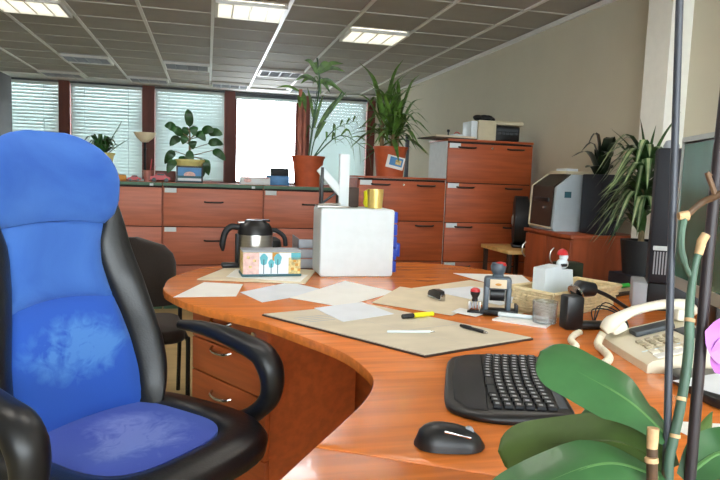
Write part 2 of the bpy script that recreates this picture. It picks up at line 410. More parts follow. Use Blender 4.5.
def cell(i, j): return (OX + (i + 0.5) * PX, OY + (j + 0.5) * PY, ZC - 0.016)
lights = [
    (2, 0, 'bright louvred ceiling light above the spiky yucca, nearest the right wall'),
    (0, -1, 'bright louvred ceiling light cut by the top edge of the photo, above the palm'),
    (-3, 0, 'large louvred ceiling light in the top left corner of the photo'),
    (1, 5, 'washed-out ceiling light above the bare bright window, left of the palm tip'),
    (-1, 5, 'louvred ceiling light above the broad-leaved plant'),
    (-3, 5, 'louvred ceiling light near the windows, above the white bowl lamp'),
    (-4, 8, 'small-looking louvred ceiling light hard by the leftmost visible blind'),
    (-2, 8, 'thin-looking louvred ceiling light against the windows above the brown post of the bowl lamp'),
    (0, 8, 'thin-looking louvred ceiling light against the windows left of the bare bright window'),
    (2, 8, 'thin-looking louvred ceiling light against the windows behind the palm crown'),
]
proto = {}
for i, j, lab in lights:
    kind = 'glowmid' if j < 3 else 'glowoff'     # the rows by the windows are switched off
    if kind not in proto: proto[kind] = make_light(lab, cell(i, j), kind)
    else: place(copy_tree(proto[kind]), cell(i, j), 0, lab)
proto = None
for i, j in ((1, -4), (-2, -4), (2, -6), (0, -8), (3, -10), (-2, -8), (-4, -6), (0, -14)):  # lamps added out of view to brighten the desk and cabinet fronts
    if proto is None: proto = make_light('lit louvred ceiling light over the near desks', cell(i, j), 'glow')
    else: place(copy_tree(proto), cell(i, j), 0)

# ------------------------------------------------------------------ filing cabinets
def filing_cabinet(label, loc, w, zs, top_z, style, nameplates=True, handles=(0.5,)):
    """zs: drawer tops from the top down, the last entry is the plinth height"""
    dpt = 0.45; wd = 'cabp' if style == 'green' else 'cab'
    t = thing('filing_cabinet', label, 'filing cabinet', loc, 0, 'wooden lateral filing cabinets')
    # origin: front bottom left corner; body behind the drawer fronts
    MB().box((w / 2, dpt / 2 + 0.012, (zs[-1] + zs[0] + 0.012) / 2), (w - 0.006, dpt - 0.024, zs[0] + 0.012 - zs[-1])).build('carcass', 'seam', t, smooth=False)
    for x in (0.0015, w - 0.0015):
        MB().box((x, dpt / 2 + 0.004, (zs[-1] + zs[0] + 0.012) / 2), (0.004, dpt - 0.012, zs[0] + 0.012 - zs[-1])).build('side_panel', 'cabside' if style == 'grey' and x < 0.1 and top_z > 1.3 else 'cab', t, smooth=False)
    tp = MB().box((w / 2, dpt / 2, (zs[0] + 0.014 + top_z) / 2), (w, dpt + 0.012, top_z - zs[0] - 0.014), bev=0.003).build('top_board', wd, t)
    if style == 'green':
        MB().box((w / 2, -0.008, (zs[0] + 0.012 + top_z) / 2), (w - 0.001, 0.006, top_z - zs[0] - 0.016)).build('edge_band', 'green', tp, smooth=False)
        MB().box((w - 0.09, -0.0125, top_z - 0.022), (0.03, 0.002, 0.02)).build('sticker', 'white', tp, smooth=False)
    MB().box((w / 2, dpt / 2 + 0.02, zs[-1] / 2), (w - 0.01, dpt - 0.05, zs[-1])).build('plinth', 'green' if style == 'green' else 'seam', t, smooth=False)
    for i in range(len(zs) - 1):
        z1, z0 = zs[i] - 0.004, zs[i + 1] + 0.004
        d = MB().box((w / 2, 0.003, (z0 + z1) / 2), (w - 0.012, 0.018, z1 - z0), bev=0.002).build('drawer', wd, t)
        for h in handles:
            hb = MB(); x = w * h
            hb.tube([(x - 0.08, -0.006, z1 - 0.115 if style == 'green' else z1 - 0.03), (x - 0.06, -0.022, z1 - 0.118 if style == 'green' else z1 - 0.034), (x + 0.06, -0.022, z1 - 0.118 if style == 'green' else z1 - 0.034), (x + 0.08, -0.006, z1 - 0.115 if style == 'green' else z1 - 0.03)], 0.008, 8)
            hb.build('handle', 'handle', d)
        if nameplates:
            MB().box((0.065, -0.0085, z1 - 0.02), (0.1, 0.004, 0.04)).build('label_card', 'white', d, smooth=False)
        if style == 'grey' and i == 0:
            MB().lathe([(0, 0), (0.009, 0), (0.009, 0.006), (0, 0.006)], seg=12).build('lock', 'chrome', d).rotation_euler = (PI / 2, 0, 0)
            d.children[-1].location = (w * 0.51, -0.006, z1 - 0.03)
    return t
gz = [1.085, 0.742, 0.402, 0.065]
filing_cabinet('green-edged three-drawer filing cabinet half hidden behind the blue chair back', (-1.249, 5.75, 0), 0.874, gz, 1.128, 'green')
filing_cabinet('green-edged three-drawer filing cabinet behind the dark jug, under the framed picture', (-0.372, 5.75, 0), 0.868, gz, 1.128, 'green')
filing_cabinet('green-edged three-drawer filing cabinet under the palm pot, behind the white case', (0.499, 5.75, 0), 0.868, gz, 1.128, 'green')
filing_cabinet('lower wooden filing cabinet under the spiky yucca, right of the white case', (1.205, 5.05, 0), 0.765, [1.215, 0.877, 0.538, 0.2], 1.245, 'grey', handles=(0.25, 0.77))
filing_cabinet('tallest wooden filing cabinet, a printer and papers on its top', (1.972, 5.05, 0), 0.795, [1.55, 1.212, 0.872, 0.532, 0.19], 1.583, 'grey', handles=(0.22, 0.79))
# locker
t = thing('locker', 'dark grey tall locker at the left edge beyond the blue chair', 'locker', (-2.03, 5.75, 0))
MB().box((0, 0.22, 1.0), (0.72, 0.44, 2.0), bev=0.004).build('body', 'greyd', t)
MB().box((0, -0.008, 1.02), (0.7, 0.016, 1.92), bev=0.003).build('door', 'greyd', t)
MB().box((0.28, -0.025, 1.1), (0.02, 0.02, 0.14), bev=0.004).build('handle', 'chrome', t)

# ------------------------------------------------------------------ things on the green-edged cabinets
TZ = 1.128
def pot_mesh(r0, r1, h, rim=0.02):
    return [(0, 0), (r0, 0), (r0 + (r1 - r0) * 0.8, h * 0.8), (r1, h - rim), (r1 + 0.008, h - rim), (r1 + 0.01, h), (r1 - 0.01, h), (r1 - 0.014, h - 0.03), (0, h - 0.03)]
# yellow pot, spiky plant
t = thing('potted_plant', 'small spiky plant in a pale yellow pot, half behind the blue chair', 'plant', (-0.895, 5.98, TZ))
MB().lathe(pot_mesh(0.07, 0.095, 0.24)).build('pot', 'ypot', t)
MB().lathe([(0, 0.2), (0.08, 0.2), (0.0, 0.215)]).build('soil', 'soil', t)
l = MB()
for i in range(26):
    a = random.uniform(0, 2 * PI); q = random.uniform(0.08, 0.24); h = random.uniform(0.04, 0.16)
    l.leaf([(0, 0, 0.2), (q * 0.5 * math.cos(a), q * 0.5 * math.sin(a), 0.24 + h), (q * math.cos(a), q * math.sin(a), 0.24 + h * 0.4)], 0.035, (-math.sin(a), math.cos(a), 0.2), 6, prof='lance')
for (dx, dz) in ((0.16, 0.52), (0.22, 0.37), (0.09, 0.4)):
    l.tube([(0, 0, 0.2), (dx * 0.55, 0, 0.2 + (dz - 0.2) * 0.6), (dx, 0, dz)], [0.004, 0.004, 0.002], 6)
    for k in range(4):
        f = 0.45 + 0.13 * k
        l.leaf([(dx * f, 0, 0.2 + (dz - 0.2) * f), (dx * f + 0.04 * (-1) ** k, 0, 0.22 + (dz - 0.2) * f + 0.04)], 0.014, (0, 1, 0), 4)
l.build('foliage', 'leafd', t)
# bowl lamp
t = thing('table_lamp', 'slender table lamp with an upturned cream bowl shade', 'lamp', (-0.545, 6.03, TZ))
MB().lathe([(0, 0), (0.06, 0), (0.055, 0.012), (0.015, 0.02), (0, 0.02)]).build('base', 'white', t)
MB().lathe([(0, 0.015), (0.011, 0.015), (0.011, 0.28), (0.016, 0.285), (0.01, 0.30), (0.01, 0.36), (0, 0.36)], seg=14).build('stem', 'blackm', t)
MB().lathe([(0, 0.345), (0.03, 0.35), (0.075, 0.39), (0.098, 0.435), (0.094, 0.435), (0.07, 0.396), (0.025, 0.36), (0, 0.358)]).build('bowl_shade', 'lampglass', t)
# orange box, toy cars, glass vase
tag(MB().box((-0.745, 5.88, TZ + 0.026), (0.11, 0.07, 0.05), rz=0.2, bev=0.006).build('orange_box', 'orange'), 'small orange box on the green-edged cabinet beside the blue chair', 'box')
def toy_car(label, loc, s, rz):
    t = thing('toy_car', label, 'toy car', loc, rz, 'red toy cars')
    b = MB(); pr = [(-0.5, 0.12), (-0.5, 0.27), (-0.3, 0.31), (-0.14, 0.46), (0.18, 0.46), (0.32, 0.3), (0.5, 0.24), (0.5, 0.12)]
    rings = [[Vector((x * s, y * s, z * s)) for x, z in pr] for y in (-0.2, -0.17, 0.17, 0.2)]
    b.loft(rings); b.build('body', 'red', t)
    MB().box((0.02 * s, 0, 0.39 * s), (0.36 * s, 0.41 * s, 0.09 * s)).build('window_band', 'black', t, smooth=False)
    for x in (-0.3, 0.3):
        for y in (-0.2, 0.2):
            MB().tube([(x * s, (y - 0.03) * s, 0.11 * s), (x * s, (y + 0.03) * s, 0.11 * s)], 0.11 * s, 12).build('wheel', 'black', t)
    return t
toy_car('smaller red toy car, left one of the two by the pink vase', (-0.615, 5.82, TZ), 0.11, 0.1)
toy_car('larger red toy car, right one of the two, beside the framed picture', (-0.40, 5.84, TZ), 0.17, 0.05)
t = thing('glass_vase', 'small pinkish glass vase between the two red toy cars', 'vase', (-0.505, 5.885, TZ))
MB().lathe([(0, 0), (0.036, 0), (0.04, 0.05), (0.044, 0.1), (0.04, 0.1), (0.036, 0.05), (0.032, 0.008), (0, 0.008)]).build('body', 'pinkglass', t)
MB().tube([(0.0, 0, 0.01), (0.02, 0, 0.12), (0.03, 0, 0.2)], 0.004, 6).build('red_stick', 'red', t)
tag(MB().box((-0.37, 6.12, TZ + 0.05), (0.18, 0.1, 0.1), bev=0.004).build('storage_box', 'mull'), 'low reddish brown box behind the red toy cars', 'box')
# broad leaved plant
t = thing('potted_plant', 'broad-leaved plant in a pale yellow pot behind the framed picture', 'plant', (-0.155, 5.99, TZ))
MB().lathe(pot_mesh(0.085, 0.125, 0.21)).build('pot', 'ypot', t)
MB().lathe([(0, 0.17), (0.11, 0.17), (0, 0.185)]).build('soil', 'soil', t)
st = MB(); l = MB()
lv = [(-0.02, 0.64, 0.0, 0.62, 0.16), (-0.22, 0.50, -0.12, 0.47, 0.15), (-0.16, 0.47, -0.06, 0.42, 0.14), (0.22, 0.47, 0.1, 0.46, 0.17), (0.29, 0.44, 0.16, 0.45, 0.17), (0.3, 0.36, 0.16, 0.36, 0.16),
      (-0.17, 0.32, -0.08, 0.4, 0.16), (0.14, 0.38, 0.05, 0.45, 0.15), (0.32, 0.21, 0.2, 0.30, 0.16), (-0.22, 0.16, -0.13, 0.28, 0.19), (-0.19, 0.08, -0.12, 0.2, 0.16), (-0.07, 0.13, -0.05, 0.24, 0.13),
      (0.0, 0.06, 0.0, 0.3, 0.2), (0.12, 0.05, 0.1, 0.22, 0.18), (0.17, 0.07, 0.13, 0.22, 0.15), (-0.05, 0.4, -0.02, 0.5, 0.14), (0.04, 0.42, 0.03, 0.51, 0.13), (0.03, 0.3, 0.02, 0.38, 0.1), (-0.06, 0.34, -0.03, 0.42, 0.12)]
st.tube([(0, 0, 0.16), (0.0, 0, 0.34), (0.0, 0, 0.5)], [0.012, 0.009, 0.005], 8)
for i, (tx, tz, bx, bz, L) in enumerate(lv):
    y = random.uniform(-0.1, 0.06)
    if i == 0: P0, P1 = Vector((0, 0, 0.5)), Vector((-0.02, -0.02, 0.66))
    else: P0, P1 = Vector((bx, y * 0.6, bz)), Vector((tx, y, tz))
    st.tube([(0, 0, min(0.5, max(0.24, bz - 0.06))), P0], [0.004, 0.003], 6)
    d = (P1 - P0); ax = Vector((0, -1, 0.15)); wd = d.cross(ax)
    l.leaf([P0, (P0 + P1) / 2 + Vector((0, -0.02, 0.02)), P1], 0.078, wd, 8, prof='oval', fold=0.12)
st.build('stem', 'trunk', t); l.build('foliage', 'leafd', t)
# framed picture
t = thing('picture_frame', 'small dark-framed blue landscape picture leaning on the yellow pot', 'picture', (-0.15, 5.83, TZ))
tilt = Matrix.Rotation(math.radians(-8), 4, 'X')
f = MB()
for (x, z, sx, sz) in ((0, 0.143, 0.23, 0.014), (0, 0.008, 0.23, 0.016), (-0.108, 0.075, 0.014, 0.15), (0.108, 0.075, 0.014, 0.15)):
    f.box(tilt @ Vector((x, 0, z)), (sx, 0.014, sz), mtx=tilt)
f.build('frame', 'black', t, smooth=False)
p = MB()
p.box(tilt @ Vector((0, 0, 0.075)), (0.21, 0.004, 0.14), mtx=tilt); p.mi = 1
p.lathe([(0, 0), (0.05, 0), (0, 0.0005)], seg=16)
p.bm.verts.ensure_lookup_table()
for v in p.bm.verts[-48:]: v.co = tilt @ Vector((v.co.x, -0.004 - v.co.z, 0.07 + v.co.y * 0.6))
p.mi = 2; p.box(tilt @ Vector((0, -0.003, 0.03)), (0.21, 0.002, 0.022), mtx=tilt); p.mi = 3; p.box(tilt @ Vector((0, -0.0035, 0.052)), (0.21, 0.002, 0.02), mtx=tilt)
p.build('landscape_print', ['lblue', 'pinkp', 'white', 'tealdark'], t, smooth=False)
# white carton, black box, blue case
t = thing('carton', 'flat white carton with a red print on the green-edged cabinet', 'box', (0.43, 5.84, TZ))
MB().box((0, 0.06, 0.036), (0.27, 0.12, 0.07), bev=0.003).build('body', 'white', t)
MB().sphere((-0.07, -0.001, 0.04), (0.035, 0.002, 0.018), 12, 8).build('red_print', 'pinkp', t)
MB().box((0, -0.001, 0.066), (0.24, 0.002, 0.006)).build('red_stripe', 'red', t, smooth=False)
tag(MB().box((0.655, 6.06, TZ + 0.045), (0.2, 0.2, 0.09), bev=0.004).build('letter_tray', 'lblue'), 'pale blue flat tray left of the palm pot', 'tray')
tag(MB().box((0.672, 6.06, TZ + 0.125), (0.16, 0.16, 0.07), bev=0.004).build('black_box', 'blackm'), 'black box stacked on the pale blue tray by the palm pot', 'box')
# palm
t = thing('potted_palm', 'tall thin palm in a terracotta pot against the bright window', 'plant', (0.93, 5.97, TZ))
MB().lathe(pot_mesh(0.115, 0.152, 0.285)).build('pot', 'terra', t)
MB().lathe([(0, 0.24), (0.135, 0.24), (0, 0.262)]).build('soil', 'soil', t)
for (x, y, h, r) in ((-0.075, 0.0, 0.90, 0.026), (-0.03, 0.02, 0.72, 0.022)):
    MB().tube([(x, y, 0.24), (x - 0.01, y, h * 0.6), (x - 0.012, y, h)], [r * 0.8, r, r * 0.6], 10).build('pink_cane', 'pinkstem', t)
st = MB(); l = MB()
def frond(base, tip, droop, n, ll, wd):
    P = [Vector(base), (Vector(base) + Vector(tip)) / 2 + Vector((0, 0, droop)), Vector(tip)]
    st.tube(spl(P, 8), [0.007 - 0.0006 * i for i in range(9)], 6)
    for i in range(n):
        u = 0.35 + 0.65 * i / (n - 1); p = curve(P, u); d = (curve(P, min(1, u + .02)) - curve(P, u - .02)).normalized()
        for sgn in (-1, 1):
            o = d.cross(Vector((0, 1, 0.3))).normalized() * sgn
            q = p + (d * 0.75 + o * 0.65 + Vector((0, -0.25 * sgn, -0.15))) * ll * (1 - 0.35 * abs(u - 0.6))
            mid = (p + q) / 2 + Vector((0, 0, 0.01)); q.z = min(q.z, p.z) - 0.04 - 0.06 * random.random()
            l.leaf([p, mid, q], wd, d.cross(o) * 0.4 + d.cross((q - p)).normalized(), 5, prof='lance')
frond((0.0, 0, 0.25), (0.07, -0.05, 0.98), 0.02, 3, 0.12, 0.022)
st.tube(spl([(0.0, 0, 0.25), (0.05, 0, 0.65), (0.09, 0, 0.95), (0.06, 0, 1.2)], 8), 0.008, 6)
# crown fan at the top
for (dx, dz, L) in ((-0.12, 0.12, 1), (-0.03, 0.1, 1), (0.12, 0.1, 1), (0.24, 0.1, 1), (0.27, 0.04, 1), (0.22, -0.06, 1), (0.14, -0.1, 1), (-0.14, -0.02, 1), (-0.2, 0.0, 1), (0.3, -0.12, 1), (0.05, -0.12, 1)):
    b0 = Vector((0.06, 0, 1.05 if dz > 0 else 0.98)); q = b0 + Vector((dx, random.uniform(-.08, .08), dz))
    l.leaf([b0, (b0 + q) / 2 + Vector((0, 0, 0.05)), q], 0.045, (q - b0).cross(Vector((0, 1, 0))), 7)
for (b0, q, w) in (((0.05, 0, 0.6), (-0.03, -0.03, 0.92), 0.035), ((0.05, 0, 0.55), (0.12, -0.05, 0.86), 0.035), ((0.08, 0, 0.55), (0.34, -0.05, 0.90), 0.06), ((0.06, 0, 0.45), (0.16, -0.04, 0.62), 0.05), ((-0.09, 0, 0.85), (-0.1, -0.05, 0.72), 0.06), ((-0.09, 0, 0.88), (-0.32, -0.02, 0.9), 0.03), ((-0.07, 0, 0.88), (-0.04, -0.05, 0.68), 0.05)):
    b0, q = Vector(b0), Vector(q); l.leaf([b0, (b0 + q) / 2 + Vector((0, 0, 0.03)), q], w, (q - b0).cross(Vector((0, 1, 0))), 7)
st.tube(spl([(0.02, 0, 0.25), (0.08, 0, 0.5), (0.3, -0.05, 0.9)], 8), 0.006, 6)
frond((0.04, 0, 0.26), (0.40, -0.1, 0.62), 0.09, 5, 0.13, 0.026)
frond((0.04, 0, 0.26), (0.54, -0.15, 0.36), 0.18, 5, 0.17, 0.028)
st.build('stem', 'leafd', t); l.build('foliage', 'leafm', t)

# ------------------------------------------------------------------ things on the brown cabinets
t = thing('potted_yucca', 'bushy spiky yucca in a terracotta pot with a postcard stuck on it', 'plant', (1.535, 5.27, 1.245))
MB().lathe(pot_mesh(0.115, 0.142, 0.255)).build('pot', 'terra', t)
MB().lathe([(0, 0.21), (0.125, 0.21), (0, 0.23)]).build('soil', 'soil', t)
cd_ = MB(); R2 = Matrix.Rotation(math.radians(12), 4, 'Y')
cd_.box(Vector((0.005, -0.143, 0.12)), (0.155, 0.004, 0.105), mtx=R2); cd_.mi = 1; cd_.box(Vector((0.012, -0.1455, 0.125)), (0.115, 0.002, 0.07), mtx=R2); cd_.mi = 2; cd_.box(Vector((0.03, -0.147, 0.12)), (0.05, 0.002, 0.04), mtx=R2)
cd_.build('postcard', ['paper', 'lblue', 'sand'], t, smooth=False)
st = MB(); l = MB()
heads = []
for (x, y, h) in ((-0.07, 0.02, 0.48), (0.015, -0.02, 0.36), (0.07, 0.03, 0.42)):
    st.tube([(x, y, 0.2), (x - 0.005, y, (0.2 + h) / 2), (x, y, h)], [0.02, 0.018, 0.016], 8); heads.append((x, y, h))
for hi, (x, y, h) in enumerate(heads):
    for i in range(24):
        a = random.uniform(0, 2 * PI); e = random.uniform(-0.3, 0.85); L = random.uniform(0.38, 0.60)
        z0 = h + random.uniform(-0.1, 0.04)
        ca, sa = math.cos(a), math.sin(a)
        rr = L * math.cos(e * 1.35); hh = L * math.sin(e * 1.35)
        if hh < 0.28 and x + rr * ca > 0.27: rr = max(0.1, (0.27 - x) / ca)
        l.leaf([(x, y, z0), (x + rr * 0.5 * ca, y + rr * 0.5 * sa, z0 + hh * 0.62 + 0.03), (x + rr * ca, y + rr * sa, z0 + hh * (0.95 if e > 0.5 else 0.6) - 0.10 * (1 - max(e, 0)))], 0.044, (-sa, ca, 0.1), 8, prof='grass', fold=0.25)
st.build('trunk', 'trunk', t); l.build('foliage', 'leafm', t)
tag(MB().box((1.75, 5.475, 1.245 + 0.19), (0.03, 0.04, 0.38), bev=0.004).build('black_binder', 'greyd'), 'thin dark upright binder behind the yucca pot', 'binder')
# on the tallest cabinet
T2 = 1.583
t = thing('paper_folder', 'thin dark folder of papers overhanging the left end of the tallest cabinet', 'folder', (2.02, 5.2, T2 + 0.001), 0.12)
MB().box((0, 0, 0.005), (0.42, 0.3, 0.01)).build('cover', 'brown', t, smooth=False)
MB().box((0.01, 0, 0.018), (0.38, 0.28, 0.016)).build('paper_sheets', 'kraft', t, smooth=False)
t = thing('desk_tidy', 'small white tidy with a dark knob on the papers of the tallest cabinet', 'tidy', (2.1, 5.25, T2 + 0.028))
MB().box((0.03, 0, 0.012), (0.1, 0.08, 0.022), bev=0.005).build('tray', 'white', t)
MB().lathe([(0, 0), (0.006, 0), (0.006, 0.04), (0.014, 0.045), (0.012, 0.062), (0, 0.064)], (-0.05, 0, 0), 10).build('knob', 'navy', t)
MB().tube(spl([(0.0, 0, 0.02), (0.03, 0, 0.045), (0.07, 0, 0.02)], 6), 0.004, 6).build('red_loop', 'red', t)
t = thing('beige_machine', 'boxy cream and beige machine on the tallest cabinet', 'office machine', (2.345, 5.27, T2))
MB().box((-0.085, 0, 0.085), (0.06, 0.2, 0.17), bev=0.006).build('white_panel', 'white', t)
MB().box((0.03, 0, 0.09), (0.165, 0.24, 0.18), bev=0.008).build('body', 'beige', t)
t = thing('radio_recorder', 'black cassette radio under a beige lid beside the beige machine', 'radio', (2.575, 5.24, T2))
MB().box((0, 0.03, 0.075), (0.24, 0.2, 0.13), bev=0.012).build('body', 'black', t)
MB().box((0.015, 0.03, 0.165), (0.27, 0.22, 0.035), bev=0.012).build('lid', 'beige', t)
MB().box((0, -0.072, 0.105), (0.2, 0.006, 0.022)).build('cassette_slot', 'greyd', t, smooth=False)
for i in range(5): MB().box((-0.08 + 0.04 * i, -0.074, 0.075), (0.03, 0.012, 0.018), bev=0.002).build('push_button', 'greyd', t)
MB().box((0, -0.05, 0.01), (0.2, 0.01, 0.02)).build('front_foot', 'black', t)
bm = MB()
for i in range(9): bm.sphere((2.41 + random.uniform(-0.09, 0.09), 5.26 + random.uniform(-.04, .04), T2 + 0.205 + random.uniform(-.006, .018)), (0.045, 0.04, 0.022), 10, 8)
tag(bm.build('black_cloth', 'blackm'), 'crumpled black cloth lying on top of the beige machine', 'cloth')

# ------------------------------------------------------------------ cupboard with printer, by the right wall
t = thing('cupboard', 'low reddish wooden cupboard with two doors under the printer', 'cupboard', (2.30, 3.62, 0))
MB().box((0.27, 0.31, 0.44), (0.51, 0.60, 0.88)).build('carcass', 'pcab', t, smooth=False)
MB().box((0.265, 0.31, 0.8925), (0.55, 0.63, 0.025), bev=0.003).build('top_board', 'pcab', t)
for y in (0.16, 0.46):
    d = MB().box((0.008, y, 0.44), (0.018, 0.292, 0.86), bev=0.002).build('door', 'pcab', t)
    yy = y + (0.11 if y > 0.3 else 0.02)
    MB().tube(spl([(-0.004, yy + 0.02, 0.80), (-0.03, yy + 0.02, 0.77), (-0.03, yy + 0.02, 0.72), (-0.004, yy + 0.02, 0.69)], 8), 0.005, 8).build('handle', 'steel', d)
CZ = 0.905
t = thing('laser_printer', 'bulky printer with a dark front and pale side on the cupboard', 'printer', (2.325, 3.905, CZ))
pr = [(0.012, 0.0), (0.0, 0.02), (0.012, 0.305), (0.13, 0.395), (0.31, 0.395), (0.31, 0.0)]
MB().loft([[Vector((x, y, z)) for x, z in pr] for y in (0.0, 0.012, 0.31)]).build('body', 'printerside', t, smooth=False)
fr = MB(); pf = [(-0.004, 0.03), (0.008, 0.300), (0.125, 0.385), (0.125, 0.397), (0.0, 0.312), (-0.012, 0.03)]
fr.loft([[Vector((x, y, z)) for x, z in pf] for y in (0.02, 0.30)]); fr.build('front_cover', 'printerdark', t, smooth=False)
MB().box((-0.004, 0.16, 0.215), (0.02, 0.2, 0.03), bev=0.004).build('output_slot', 'black', t)
MB().box((0.1, -0.002, 0.255), (0.05, 0.004, 0.042)).build('blue_sticker', 'tealdark', t, smooth=False)
MB().box((-0.012, 0.12, 0.16), (0.006, 0.012, 0.012)).build('button', 'chrome', t, smooth=False)
fb = MB().tube([(-0.014, 0.31, 0.03), (-0.003, 0.31, 0.31), (0.12, 0.31, 0.398)], 0.006, 6).tube([(-0.014, 0.31, 0.03), (-0.014, 0.01, 0.02)], 0.006, 6); fb.build('front_rim', 'beige', t)
t = thing('paper_tray', 'flat beige tray lying on top of the printer', 'tray', (2.53, 4.06, CZ + 0.396))
MB().box((0, 0, 0.012), (0.2, 0.22, 0.022), bev=0.006).build('tray', 'beige', t)
MB().box((-0.04, -0.02, 0.032), (0.09, 0.14, 0.018), bev=0.004).build('white_pack', 'white', t)
t = thing('tall_planter', 'black square planter on the cupboard with dark broad arching leaves', 'planter', (2.562, 3.74, CZ))
MB().box((0, 0, 0.2), (0.135, 0.22, 0.4), bev=0.006).build('planter_box', 'navy', t)
l = MB()
for (a, L, h) in ((0.2, 0.1, 0.24), (1.2, 0.15, 0.16), (2.4, 0.14, 0.2), (3.0, 0.22, 0.14), (3.6, 0.2, 0.05), (4.4, 0.18, 0.14), (5.2, 0.16, 0.2), (5.8, 0.2, 0.1), (2.8, 0.1, 0.26), (0.6, 0.17, 0.06)):
    ca, sa = math.cos(a), math.sin(a)
    l.leaf([(0, 0, 0.36), (L * 0.45 * ca, L * 0.45 * sa, 0.4 + h), (L * ca, L * sa, 0.4 + h * 0.75)], 0.085, (-sa, ca, 0), 8, prof='oval')
l.build('foliage', 'leafv', t)
# small shelf table with a black round machine, between the tall cabinet and the cupboard
t = thing('side_table', 'small pale wooden table wedged between the tallest cabinet and the cupboard', 'side table', (2.40, 4.6, 0))
MB().box((0, 0, 0.70), (0.34, 0.5, 0.03), bev=0.004).build('table_top', 'lightwood', t)
for sx in (-1, 1):
    for sy in (-1, 1): MB().box((sx * 0.14, sy * 0.21, 0.343), (0.03, 0.03, 0.686)).build('leg', 'brown', t, smooth=False)
t = thing('fan', 'round black fan seen edge-on on the pale side table', 'fan', (2.455, 4.62, 0.716), -0.42)
MB().box((0, 0, 0.012), (0.12, 0.2, 0.022), bev=0.008).build('base', 'black', t)
MB().tube([(-0.055, 0, 0.215), (-0.05, 0, 0.215), (0.05, 0, 0.215), (0.06, 0, 0.215)], [0.17, 0.195, 0.195, 0.17], 32).build('housing', 'blackm', t, angle=30)
MB().tube([(-0.066, 0, 0.215), (-0.054, 0, 0.215)], [0.03, 0.05], 16).build('hub', 'grey', t)
MB().tube([(0, 0, 0.02), (0, 0, 0.06)], 0.02, 10).build('neck', 'black', t)
# variegated plant in the corner
t = thing('potted_plant', 'large plant with drooping striped leaves on a dark stand by the column', 'plant', (2.49, 3.2, 0))
MB().box((0, 0, 0.36), (0.24, 0.24, 0.72), bev=0.006).build('stand', 'navy', t)
MB().lathe([(0, 0.72), (0.09, 0.72), (0.115, 0.92), (0.1, 0.92), (0.09, 0.9), (0, 0.9)]).build('pot', 'blackm', t)
MB().tube([(0, 0, 0.88), (0.0, 0, 1.1), (-0.02, 0.02, 1.36)], [0.018, 0.016, 0.012], 8).build('stem', 'trunk', t)
la, lb = MB(), MB()
for i in range(90):
    a = random.uniform(0.55 * PI, 1.75 * PI) if i % 5 else random.uniform(0, 2 * PI); z0 = random.uniform(0.95, 1.38); L = random.uniform(0.16, 0.34)
    ca, sa = math.cos(a), math.sin(a)
    if ca > 0.2: L *= 0.55
    up = random.uniform(0.04, 0.16); dn = random.uniform(-0.16, 0.06)
    for bb, w, off in ((la, 0.056, 0), (lb, 0.024, 0.0024)):
        bb.leaf([(0, 0, z0 + off), (L * 0.45 * ca, L * 0.45 * sa, z0 + up + off), (L * ca, L * sa, z0 + dn + off)], w, (-sa, ca, 0), 8, prof='grass', fold=0.1)
for (dx, dy, z) in ((-0.10, -0.04, 1.62), (-0.26, 0.0, 1.56), (0.1, -0.12, 1.66), (-0.04, -0.1, 1.58)):
    la.leaf([(0, 0, 1.33), (dx * 0.5, dy * 0.5, 1.33 + (z - 1.33) * 0.6), (dx, dy, z)], 0.03, (0, 1, 0.2), 8, prof='grass')
la.build('foliage', 'stripeleaf', t); lb.build('leaf_stripe', 'stripe', t)
# ------------------------------------------------------------------ the desk
DZ = 0.74
t = thing('corner_desk', 'large orange-brown curved corner desk with a round left end', 'desk', (0, 0, 0))
front = spl([(-0.174, 2.72, 0), (-0.150, 2.600, 0), (-0.056, 2.386, 0), (0.07, 2.215, 0), (0.183, 2.074, 0), (0.285, 1.885, 0), (0.375, 1.69, 0), (0.404, 1.52, 0), (0.392, 1.415, 0), (0.345, 1.309, 0), (0.277, 1.203, 0), (0.197, 1.088, 0)], 66)
back = spl([(2.25, 1.0, 0), (2.27, 1.4, 0), (2.2, 1.9, 0), (2.03, 2.3, 0), (1.80, 2.72, 0), (1.568, 3.144, 0), (1.44, 3.36, 0), (1.24, 3.51, 0), (0.98, 3.56, 0), (0.69, 3.55, 0), (0.42, 3.53, 0), (0.152, 3.441, 0), (-0.044, 3.26, 0), (-0.158, 2.985, 0), (-0.174, 2.72, 0)], 60)
poly = [(p.x, p.y) for p in front] + [(0.97, 0.652), (1.5, 0.74)] + [(p.x, p.y) for p in back[:-1]]
top = MB().prism(poly, DZ - 0.03, DZ, bev=0.003).build('desk_top', 'desk', t, angle=30)
u = Vector((0.8715, -0.4904, 0)); v = Vector((-0.5627, -0.8267, 0)); o = Vector((0.197, 1.088, 0)); o2 = Vector((0.97, 0.652, 0))
q = [o + v * 0.0025, o + v * 0.62, o2 + v * 0.62, o2 + v * 0.0025]
MB().prism([(p.x, p.y) for p in q], DZ - 0.03, DZ - 0.0005, bev=0.002).build('wing_top', 'desk', t, angle=30)
# supports of the far side and the wing
for (x, y, rz, w) in ((1.35, 3.2, -0.6, 0.5), (2.0, 1.25, 1.5, 0.6)):
    MB().box((x, y, 0.354), (w, 0.03, 0.708), rz=rz, bev=0.002).build('side_panel', 'ped', t)
MB().box((0.35, 0.50, 0.354), (0.6, 0.03, 0.708), rz=math.atan2(u.y, u.x), bev=0.002).build('side_panel', 'ped', t)
MB().box((1.06, 1.80, 0.355), (1.66, 0.025, 0.69), rz=-0.93).build('modesty_panel', 'ped', t, smooth=False)
MB().tube([(0.35, 3.25, 0), (0.35, 3.25, 0.708)], 0.035, 14).build('leg', 'greyd', t)
